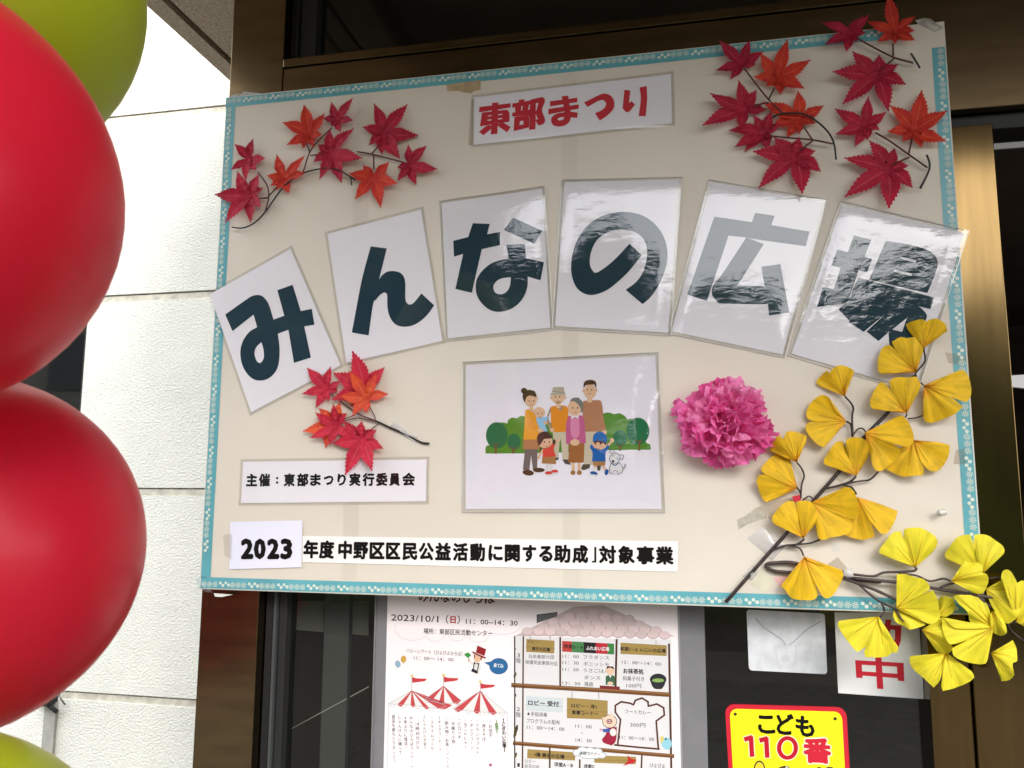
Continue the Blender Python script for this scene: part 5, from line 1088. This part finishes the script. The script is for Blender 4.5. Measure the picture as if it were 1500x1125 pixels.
for z, q, r in ((zH, [(1055, 285), (1105, 340), (1125, 385), (1115, 450), (1120, 620)], .0018), (zH, [(1070, 492), (1105, 520), (1115, 610)], .0018), (zH, [(1125, 600), (1160, 555), (1200, 550), (1230, 580)], .0014), (zH, [(660, 830), (700, 880), (720, 945), (700, 1010), (690, 1125)], .0016), (zH, [(660, 1035), (685, 1070), (692, 1120)], .0016),
                (zH, [(880, 1050), (1000, 1020), (1100, 985), (1145, 945)], .002), (zH, [(1000, 1020), (1160, 985), (1260, 970), (1330, 905)], .0016), (zH, [(1040, 1015), (1110, 1035), (1150, 1090)], .0018), (zj, [(640, 270), (690, 240), (730, 270)], .0013), (zj, [(400, 650), (510, 610), (600, 600), (655, 560)], .002), (zj, [(560, 605), (700, 590), (780, 560)], .0016), (zj, [(540, 610), (620, 630), (650, 685)], .0016),
                (zI, [(530, 235), (540, 300), (530, 340), (480, 400), (470, 430)], .0016), (zI, [(405, 712), (415, 685)], .0014), (zI, [(420, 720), (480, 712), (530, 695)], .0014), (zI, [(510, 470), (530, 490)], .0014)): stem(g1, z, q, r, M_dtwig, 0.010, 'twig')
zK = Zm(1250, 740, 0.17781); zL = Zm(1200, 870, 0.22659)
g2 = thing('ginkgo_branch', P(1250, 850, 0), 'lemon yellow ginkgo branch hanging over the corner of the board and the red sign', 'ginkgo branch', 'artificial ginkgo branches')
GL2 = [(zK, (508, 515), [(470, 480), (400, 440), (310, 430), (230, 405), (215, 370), (270, 290), (330, 225), (390, 212), (420, 295), (415, 200), (480, 185), (560, 190), (650, 235), (695, 300), (660, 380), (600, 430), (540, 480)], .016),
 (zK, (1060, 570), [(1000, 480), (900, 460), (790, 455), (755, 410), (780, 360), (850, 270), (920, 245), (965, 245), (985, 340), (1000, 240), (1100, 245), (1170, 290), (1235, 340), (1240, 400), (1170, 460), (1110, 510)], .020),
 (zK, (805, 625), [(870, 560), (900, 480), (950, 430), (1010, 445), (1070, 520), (1060, 555), (1100, 570), (1115, 620), (1095, 680), (1060, 730), (980, 720), (900, 670)], .026),
 (zK, (700, 900), [(680, 820), (710, 760), (760, 750), (830, 770), (840, 850), (800, 900), (740, 930)], .010),
 (zK, (340, 860), [(380, 870), (480, 885), (560, 950), (600, 985), (480, 1025), (420, 1000), (350, 960), (325, 910)], .012),
 (zK, (355, 850), [(395, 790), (400, 720), (370, 640), (357, 570), (420, 565), (500, 590), (580, 610), (625, 660), (620, 700), (560, 735), (650, 700), (690, 760), (705, 850), (715, 930), (640, 980), (560, 950), (480, 890), (420, 860)], .022),
 (zK, (1090, 690), [(1150, 680), (1200, 640), (1230, 610), (1300, 650), (1380, 740), (1385, 830), (1350, 920), (1280, 975), (1220, 950), (1170, 880), (1120, 790)], .018),
 (zK, (1340, 960), [(1390, 830), (1350, 740), (1290, 660), (1215, 600), (1230, 545), (1270, 530), (1310, 560), (1350, 640), (1406, 620), (1480, 680), (1500, 800), (1480, 960), (1406, 1000)], .024),
 (zK, (1140, 870), [(1180, 880), (1240, 950), (1265, 1040), (1230, 1075), (1170, 1060), (1130, 1030), (1120, 940)], .014),
 (zL, (1128, 215), [(1060, 215), (980, 185), (960, 120), (900, 60), (865, 15), (920, 5), (1010, 15), (1080, 60), (1110, 130)], .018),
 (zL, (662, 230), [(720, 210), (780, 160), (810, 145), (830, 230), (850, 320), (870, 350), (850, 375), (810, 388), (760, 370), (730, 320), (700, 270)], .014),
 (zL, (820, 382), [(780, 385), (700, 405), (600, 400), (583, 430), (610, 490), (680, 550), (740, 605), (780, 560), (797, 495), (790, 590), (800, 628), (870, 610), (960, 575), (1003, 540), (985, 500), (920, 460), (880, 420)], .020),
 (zL, (1128, 215), [(1060, 222), (980, 225), (880, 222), (830, 180), (800, 150), (795, 220), (830, 310), (870, 325), (955, 300), (860, 350), (870, 400), (950, 440), (1060, 455), (1090, 420), (1085, 330), (1100, 260)], .026),
 (zL, (385, 145), [(385, 200), (410, 270), (460, 310), (515, 350), (500, 380), (470, 380), (440, 405), (380, 410), (300, 410), (290, 370), (320, 330), (250, 375), (220, 350), (150, 260), (120, 200), (130, 172), (200, 180), (280, 170), (330, 155)], .022),
 (zL, (1110, 380), [(1160, 375), (1210, 330), (1250, 300), (1275, 350), (1280, 430), (1250, 450), (1260, 520), (1230, 555), (1180, 565), (1160, 500), (1140, 430)], .020)]
for i, (z, bs_, ol, lf) in enumerate(GL2): ginkgo(g2, z, bs_, ol, LEMN, lf, 40 + i)
M_lt = mat('loop_twig', (0.055, 0.035, 0.032), 0.5, 0.4, var=0.4, vs=80, bump=0.5, bs=300, bdist=0.0006)
for z, q, r in ((zj, [(640, 752), (540, 735), (450, 738), (385, 745), (375, 768), (430, 798), (510, 808), (600, 812)], .0032), (zj, [(590, 808), (760, 825), (945, 848), (1080, 868), (1228, 880)], .0032), (zK, [(0, 600), (180, 618), (360, 635), (640, 680), (1000, 740), (1380, 795)], .0030), (zj, [(620, 752), (760, 790), (945, 805)], .0030), (zK, [(0, 570), (160, 585), (250, 555), (370, 550), (500, 540), (520, 515)], .0022),
                (zK, [(370, 560), (520, 580), (630, 625), (740, 605), (800, 625)], .0018), (zK, [(710, 685), (770, 655), (830, 640)], .0022), (zK, [(-60, 610), (160, 690), (380, 790)], .0028), (zK, [(30, 640), (110, 710), (210, 790), (340, 855), (410, 950), (550, 1010)], .0020), (zK, [(230, 800), (255, 870), (220, 920)], .0018),
                (zK, [(1020, 740), (1080, 800), (1200, 880), (1270, 960), (1340, 965)], .0022), (zK, [(1270, 960), (1300, 1030), (1406, 1120)], .0013), (zK, [(1190, 880), (1210, 950), (1160, 1005)], .002), (zK, [(1115, 605), (1210, 595), (1280, 640), (1406, 665)], .0016)): stem(g2, z, q, r, M_lt, 0.016 if z is zK else 0.007, 'twig')
tapepiece(zj, [(228, 555), (345, 465), (460, 580), (520, 610), (410, 725), (330, 640)], 'clear tape over the fork of the thick dark twig, low on the board', 0.011, M_stape)
tapepiece(zj, [(195, 840), (255, 765), (320, 760), (300, 830), (260, 870), (215, 860)], 'small clear tape on the bare lower end of the thick dark twig', 0.011, M_stape)
tapepiece(zH, [(1230, 580), (1330, 470), (1395, 510), (1300, 580), (1250, 600)], 'grey clear tape holding the twig between the golden ginkgo leaves', 0.011, M_stape)
tapepiece(zj, [(880, 110), (960, 60), (1000, 85), (930, 140)], 'crinkled clear tape beside the twig under the middle ginkgo leaf', 0.002, M_clear2)
tapepiece(zj, [(940, 790), (1010, 780), (1030, 870), (950, 870)], 'clear tape strapping the looped brown twigs to the board', 0.012, M_stape)
b = MB(); b.slab([P(*zj(p), -0.012) for p in ((563, 243), (625, 228), (632, 268), (585, 285))], 0.0008, M_sred); b.build('red_tag', base=P(*zj((600, 255)), -0.012), label='tiny red tag behind the forked twig above a golden leaf', cat='tag')

# ------------------------------------------------------------------ pink tissue flower
fc = P(1062, 622, -0.0); fl = thing('tissue_flower', fc, 'round pink crumpled tissue paper flower beside the ginkgo branch', 'paper flower')
M_pink = [mat('pink_tissue', (0.87, 0.22, 0.52), 0.7, 0.15, var=0.08, vs=60, trans=0.42), mat('pale_pink_tissue', (0.91, 0.33, 0.61), 0.7, 0.15, var=0.06, vs=60, trans=0.42), mat('deep_pink_tissue', (0.80, 0.13, 0.40), 0.7, 0.15, var=0.08, vs=60, trans=0.42)]
rf = random.Random(11)
out_r = {}
sil = [(1135, 640), (1122, 590), (1102, 568), (1080, 555), (1058, 551), (1035, 562), (1018, 572), (1000, 592), (985, 600), (988, 620), (995, 645), (1003, 668), (1030, 682), (1060, 690), (1085, 678), (1105, 672), (1128, 660)]
sil = [P(x, y, 0) - fc for x, y in sil]; sil = [(math.atan2(p.z, p.x), math.hypot(p.x, p.z)) for p in sil]; sil.sort()
def Rad(a):
    a = (a + math.pi) % (2 * math.pi) - math.pi
    s = sil + [(sil[0][0] + 2 * math.pi, sil[0][1])]; s = [(sil[-1][0] - 2 * math.pi, sil[-1][1])] + s
    for (a0, r0), (a1, r1) in zip(s, s[1:]):
        if a0 <= a <= a1: return r0 + (r1 - r0) * (a - a0) / (a1 - a0)
    return sil[0][1]
variants = []
def petal_mesh(k):
    vs, fs = [], []; nu, nv = 6, 5; r_ = random.Random(k)
    fold = [r_.uniform(-1, 1) for _ in range(nu + 1)]; jag = [r_.uniform(-0.18, 0.16) for _ in range(nu + 1)]
    for j in range(nv + 1):
        t = j / nv
        for i in range(nu + 1):
            s_ = i / nu - 0.5
            w = 0.35 + 0.75 * t
            x = s_ * w + 0.05 * fold[i] * t; y = t * (1 + (jag[i] if j == nv else jag[i] * t * t * 0.5)) - 0.25 * s_ * s_ * t
            zz_ = 0.16 * fold[i] * t + 0.22 * math.sin(t * 2.2 + fold[3]) * t + 0.10 * math.sin(7 * s_ + 5 * t + k) + r_.uniform(-0.02, 0.02)
            vs.append((x, y, zz_))
    for j in range(nv):
        for i in range(nu): a = j * (nu + 1) + i; fs.append((a, a + 1, a + nu + 2, a + nu + 1))
    me = bpy.data.meshes.new('petal'); me.from_pydata(vs, [], fs); me.materials.append(M_pink[k % 3])
    return me
variants = [petal_mesh(k) for k in range(18)]
rows = [(0.66, 18, 0.005, 10, 0.038), (0.55, 19, 0.018, 24, 0.040), (0.44, 17, 0.030, 38, 0.040), (0.31, 14, 0.040, 52, 0.038), (0.17, 10, 0.046, 66, 0.034), (0.05, 6, 0.048, 80, 0.030)]
for fr_, cnt, hgt, tiltd, size in rows:
    for i in range(cnt):
        a = 2 * math.pi * (i + rf.uniform(-.35, .35)) / cnt; Ra = Rad(a)
        k = rf.randrange(18); o = bpy.data.objects.new('petal', variants[k]); C.objects.link(o); o.parent = fl
        rr = Ra * fr_ * rf.uniform(0.9, 1.08)
        pos = Vector((math.cos(a) * rr, -hgt * rf.uniform(0.85, 1.15), math.sin(a) * rr))
        el = R_(max(4, tiltd + rf.uniform(-20, 20))); out = Vector((math.cos(a), 0, math.sin(a)))
        yax = (out * math.cos(el) + Vector((0, -1, 0)) * math.sin(el)).normalized()
        nrm = (-out * math.sin(el) + Vector((0, -1, 0)) * math.cos(el)).normalized()
        q = Matrix.Rotation(rf.uniform(-0.7, 0.7), 3, yax); nrm = q @ nrm; xax = yax.cross(nrm).normalized(); nrm = xax.cross(yax)
        sc = size * 0.90 * rf.uniform(0.85, 1.25) * (0.95 if fr_ < .6 else Ra * 0.34 / 0.038)
        mm = Matrix((xax * sc, yax * sc, nrm * sc)).transposed().to_4x4(); mm.translation = pos
        o.matrix_basis = mm
b = MB(); 
for i in range(10):
    pass
cone = []
vs = []; fs = []; n_ = 24
for j, (rr, hh) in enumerate(((0.70, 0.002), (0.62, 0.016), (0.45, 0.030), (0.22, 0.042), (0.0, 0.046))):
    for i in range(n_):
        a = 2 * math.pi * i / n_; vs.append(fc + Vector((math.cos(a) * Rad(a) * rr, -hh, math.sin(a) * Rad(a) * rr)))
for j in range(4):
    for i in range(n_): fs.append((j * n_ + i, j * n_ + (i + 1) % n_, (j + 1) * n_ + (i + 1) % n_, (j + 1) * n_ + i))
b.add(vs, fs, M_pink[2], True); b.build('flower_core', fl)

# ------------------------------------------------------------------ balloons
def balmat(name, col, deep):
    mt = bpy.data.materials.new(name); mt.use_nodes = True; n = mt.node_tree.nodes; l = mt.node_tree.links; p = n['Principled BSDF']
    p.inputs['Base Color'].default_value = (*col, 1); p.inputs['Roughness'].default_value = 0.34; p.inputs['Coat Weight'].default_value = 0.08; p.inputs['Coat Roughness'].default_value = 0.08; p.inputs['Specular IOR Level'].default_value = 0.35; p.inputs['Sheen Weight'].default_value = 0.25; p.inputs['Sheen Roughness'].default_value = 0.25; p.inputs['Sheen Tint'].default_value = (1.0, 0.75, 0.65, 1)
    tr = n.new('ShaderNodeBsdfTranslucent'); tr.inputs[0].default_value = (*deep, 1); ms = n.new('ShaderNodeMixShader'); ms.inputs[0].default_value = 0.5
    l.new(p.outputs[0], ms.inputs[1]); l.new(tr.outputs[0], ms.inputs[2]); l.new(ms.outputs[0], n['Material Output'].inputs[0]); return mt
RED = balmat('rose_red_rubber', (0.48, 0.014, 0.036), (0.66, 0.03, 0.07)); GRN = balmat('lime_rubber', (0.36, 0.40, 0.02), (0.42, 0.50, 0.03))
axis = away(-420, 560, 0.95)
def balloon(px, py, dist, rpx, mt, label, pos=None, r=None, vert=1.0):
    c = away(px, py, dist) if pos is None else pos; r = r or rpx / F * dist
    t = thing('balloon', c, label, 'balloon', 'balloons of the entrance column')
    to = (Vector((axis.x, axis.y, c.z)) - c); to = to.normalized() if to.length > 0.01 else Vector((0, 0, -1))
    b = MB(); nu, nv = 56, 36; vs = []; fs = []
    up = Vector((0, 0, 1)); sx = to.cross(up).normalized()
    for j in range(nv + 1):
        ph = math.pi * j / nv
        rr = math.sin(ph); ax_ = math.cos(ph)
        stretch = 1.0 + (0.12 * max(0, ax_) ** 6)
        for i in range(nu):
            w = 2 * math.pi * i / nu
            vs.append(c + to * (ax_ * stretch * r) + (sx * math.cos(w) + up * math.sin(w) * vert) * rr * r)
    for j in range(nv):
        for i in range(nu): fs.append((j * nu + i, j * nu + (i + 1) % nu, (j + 1) * nu + (i + 1) % nu, (j + 1) * nu + i))
    b.add(vs, fs, mt, True); b.build('skin', t)
    b = MB(); e = c + to * r * 1.15; b.tube([e, e + to * 0.012, e + to * 0.022], [0.010, 0.004, 0.009], mt, 10); b.build('knot', t)
    return t
BR_ = 0.19
balloon(0, 0, 0, 0, RED, 'big rose red balloon, the upper of the two red ones in view', pos=away(-188, 280, 0.668), r=BR_)
balloon(0, 0, 0, 0, RED, 'rose red balloon directly above the lower lime green one', pos=away(-75, 808.5, 0.848), r=BR_)
balloon(0, 0, 0, 0, GRN, 'lime green balloon at the top of the column behind the red one', pos=away(-91, -35, 0.80), r=BR_)
balloon(0, 0, 0, 0, GRN, 'lime green balloon at the foot of the view below the red ones', pos=away(-181, 1432, 0.657), r=BR_)
balloon(0, 0, 0, 0, RED, 'rose red balloon of the column standing near the bronze door jamb', pos=W(-0.38, 1.25, -0.60), r=0.19)
balloon(0, 0, 0, 0, GRN, 'lime green balloon at the back of the column near the white wall', pos=W(-0.50, 0.86, -0.45), r=0.19)

# ------------------------------------------------------------------ the far side of the street (seen in the glossy film and metal)
M_leafd = mat('tree_leaves', (0.05, 0.085, 0.03), 0.6, 0.2, var=0.4, vs=3); M_bark = mat('tree_bark', (0.07, 0.05, 0.035), 0.9, var=0.3, vs=20)
def tree(x, y, h, rw, label, seed):
    rnd = random.Random(seed); t = thing('street_tree', W(x, VG, y), label, 'tree', 'trees across the street')
    b = MB(); b.tube([W(x, VG, y), W(x + 0.05, VG - h * 0.3, y), W(x - 0.05, VG - h * 0.6, y)], [0.16, 0.12, 0.07], M_bark, 8)
    for k in range(6):
        a = rnd.uniform(0, 6.28); b.tube([W(x, VG - h * (0.3 + 0.05 * k), y), W(x + math.cos(a) * rw * 0.6, VG - h * (0.5 + 0.06 * k), y + math.sin(a) * rw * 0.6)], [0.06, 0.02], M_bark, 6)
    b.build('trunk', t)
    b = MB(); cl_ = []
    for k in range(16):
        a, q = rnd.uniform(0, 6.28), rnd.random() ** 0.5; zz_ = rnd.uniform(0.35, 0.92)
        rad = rw * (1 - abs(zz_ - 0.6) * 1.5) ; cl_.append((Vector((x + math.cos(a) * q * rad, y + math.sin(a) * q * rad, Z0 - VG + h * zz_)), rw * rnd.uniform(0.3, 0.5)))
    vs, fs = [], []
    for k in range(7000):
        c, r = rnd.choice(cl_); d = Vector((rnd.gauss(0, 1), rnd.gauss(0, 1), rnd.gauss(0, 1))).normalized() * r * rnd.random() ** 0.4
        p = c + d; a = Vector((rnd.gauss(0, 1), rnd.gauss(0, 1), rnd.gauss(0, 1))).normalized(); q = a.orthogonal().normalized(); s_ = rnd.uniform(0.06, 0.13)
        o = len(vs); vs += [p + a * s_, p + q * s_ * 0.5, p - a * s_, p - q * s_ * 0.5]; fs.append((o, o + 1, o + 2, o + 3))
    b.add(vs, fs, M_leafd)
    for c, r in cl_:
        q8 = []; f8 = []
        for j in range(7):
            for i in range(10):
                ph, w = math.pi * j / 6, 2 * math.pi * i / 10; n3 = Vector((math.sin(ph) * math.cos(w), math.sin(ph) * math.sin(w), math.cos(ph)))
                q8.append(c + n3 * r * (0.80 + 0.25 * noise.noise((c + n3) * 3)))
        for j in range(6):
            for i in range(10): f8.append((j * 10 + i, j * 10 + (i + 1) % 10, (j + 1) * 10 + (i + 1) % 10, (j + 1) * 10 + i))
        b.add(q8, f8, M_leafd)
    b.build('crown', t)
tree(-4.6, -10.5, 7.8, 2.6, 'tall dark broad tree across the street, biggest of the row', 1)
tree(-2.6, -10.0, 7.4, 2.3, 'middle sized dark tree across the street beside the tallest one', 2)
tree(-0.5, -10.4, 5.5, 1.5, 'low dark tree across the street', 3)
tree(1.7, -10.2, 4.3, 1.5, 'low spreading tree across the street beside the hedge', 4)
tree(4.4, -10.4, 4.1, 1.9, 'rounded tree across the street at the end of the row', 5)
hb = thing('apartment_house', W(-13, VG, -19), 'plain grey apartment house across the street behind the trees', 'building')
b = MB(); b.box(-24, -5.5, VG - 11, VG, -26, -16, mat('grey_render', (0.28, 0.27, 0.25), 0.8, var=0.1, vs=2)); b.build('wall', hb)
b = MB(); b.box(-24.2, -5.3, VG - 11.3, VG - 10.999, -26.2, -15.8, mat('roof_slab', (0.15, 0.15, 0.15), 0.8)); b.build('roof', hb)
for k in range(3):
    for j in range(6):
        b = MB(); b.box(-22.5 + j * 2.9, -21 + j * 2.9, VG - 2.9 - k * 3, VG - 1.3 - k * 3, -16.0, -15.96, mat('window_glass', (0.05, 0.06, 0.07), 0.1, 0.6)); b.build('window', hb)
lh = thing('low_house', W(2, VG, -15), 'low dark timber house behind the hedge across the street', 'building')
b = MB(); b.box(-5.4, 14, VG - 3.6, VG, -20, -14, mat('dark_timber', (0.09, 0.07, 0.055), 0.8, var=0.3, vs=3, stretch=(1, 1, 6))); b.build('wall', lh)
b = MB(); b.box(-5.6, 14.3, VG - 3.95, VG - 3.601, -20.3, -13.7, mat('dark_roof', (0.07, 0.07, 0.075), 0.7)); b.build('roof', lh)
for k in range(4):
    b = MB(); b.box(-3.5 + 4.2 * k, -1.9 + 4.2 * k, VG - 2.6, VG - 1.5, -14.0, -13.97, mat('window_glass', (0.05, 0.06, 0.07), 0.1, 0.6)); b.build('window', lh)
hg = thing('clipped_hedge', W(3, VG, -8.6), 'long clipped dark hedge along the far pavement', 'hedge')
b = MB(); rnd = random.Random(5); vs, fs = [], []
for k in range(6000):
    p = W(rnd.uniform(-8, 12), VG - rnd.uniform(0.05, 1.5), -8.6 + rnd.uniform(-0.45, 0.45)); a = Vector((rnd.gauss(0, 1), rnd.gauss(0, 1), rnd.gauss(0, 1))).normalized(); q = a.orthogonal().normalized(); s_ = 0.08
    o = len(vs); vs += [p + a * s_, p + q * s_ * 0.5, p - a * s_, p - q * s_ * 0.5]; fs.append((o, o + 1, o + 2, o + 3))
b.add(vs, fs, M_leafd); b.box(-8, 12, VG - 1.4, VG, -8.95, -8.25, M_leafd); b.build('foliage', hg)
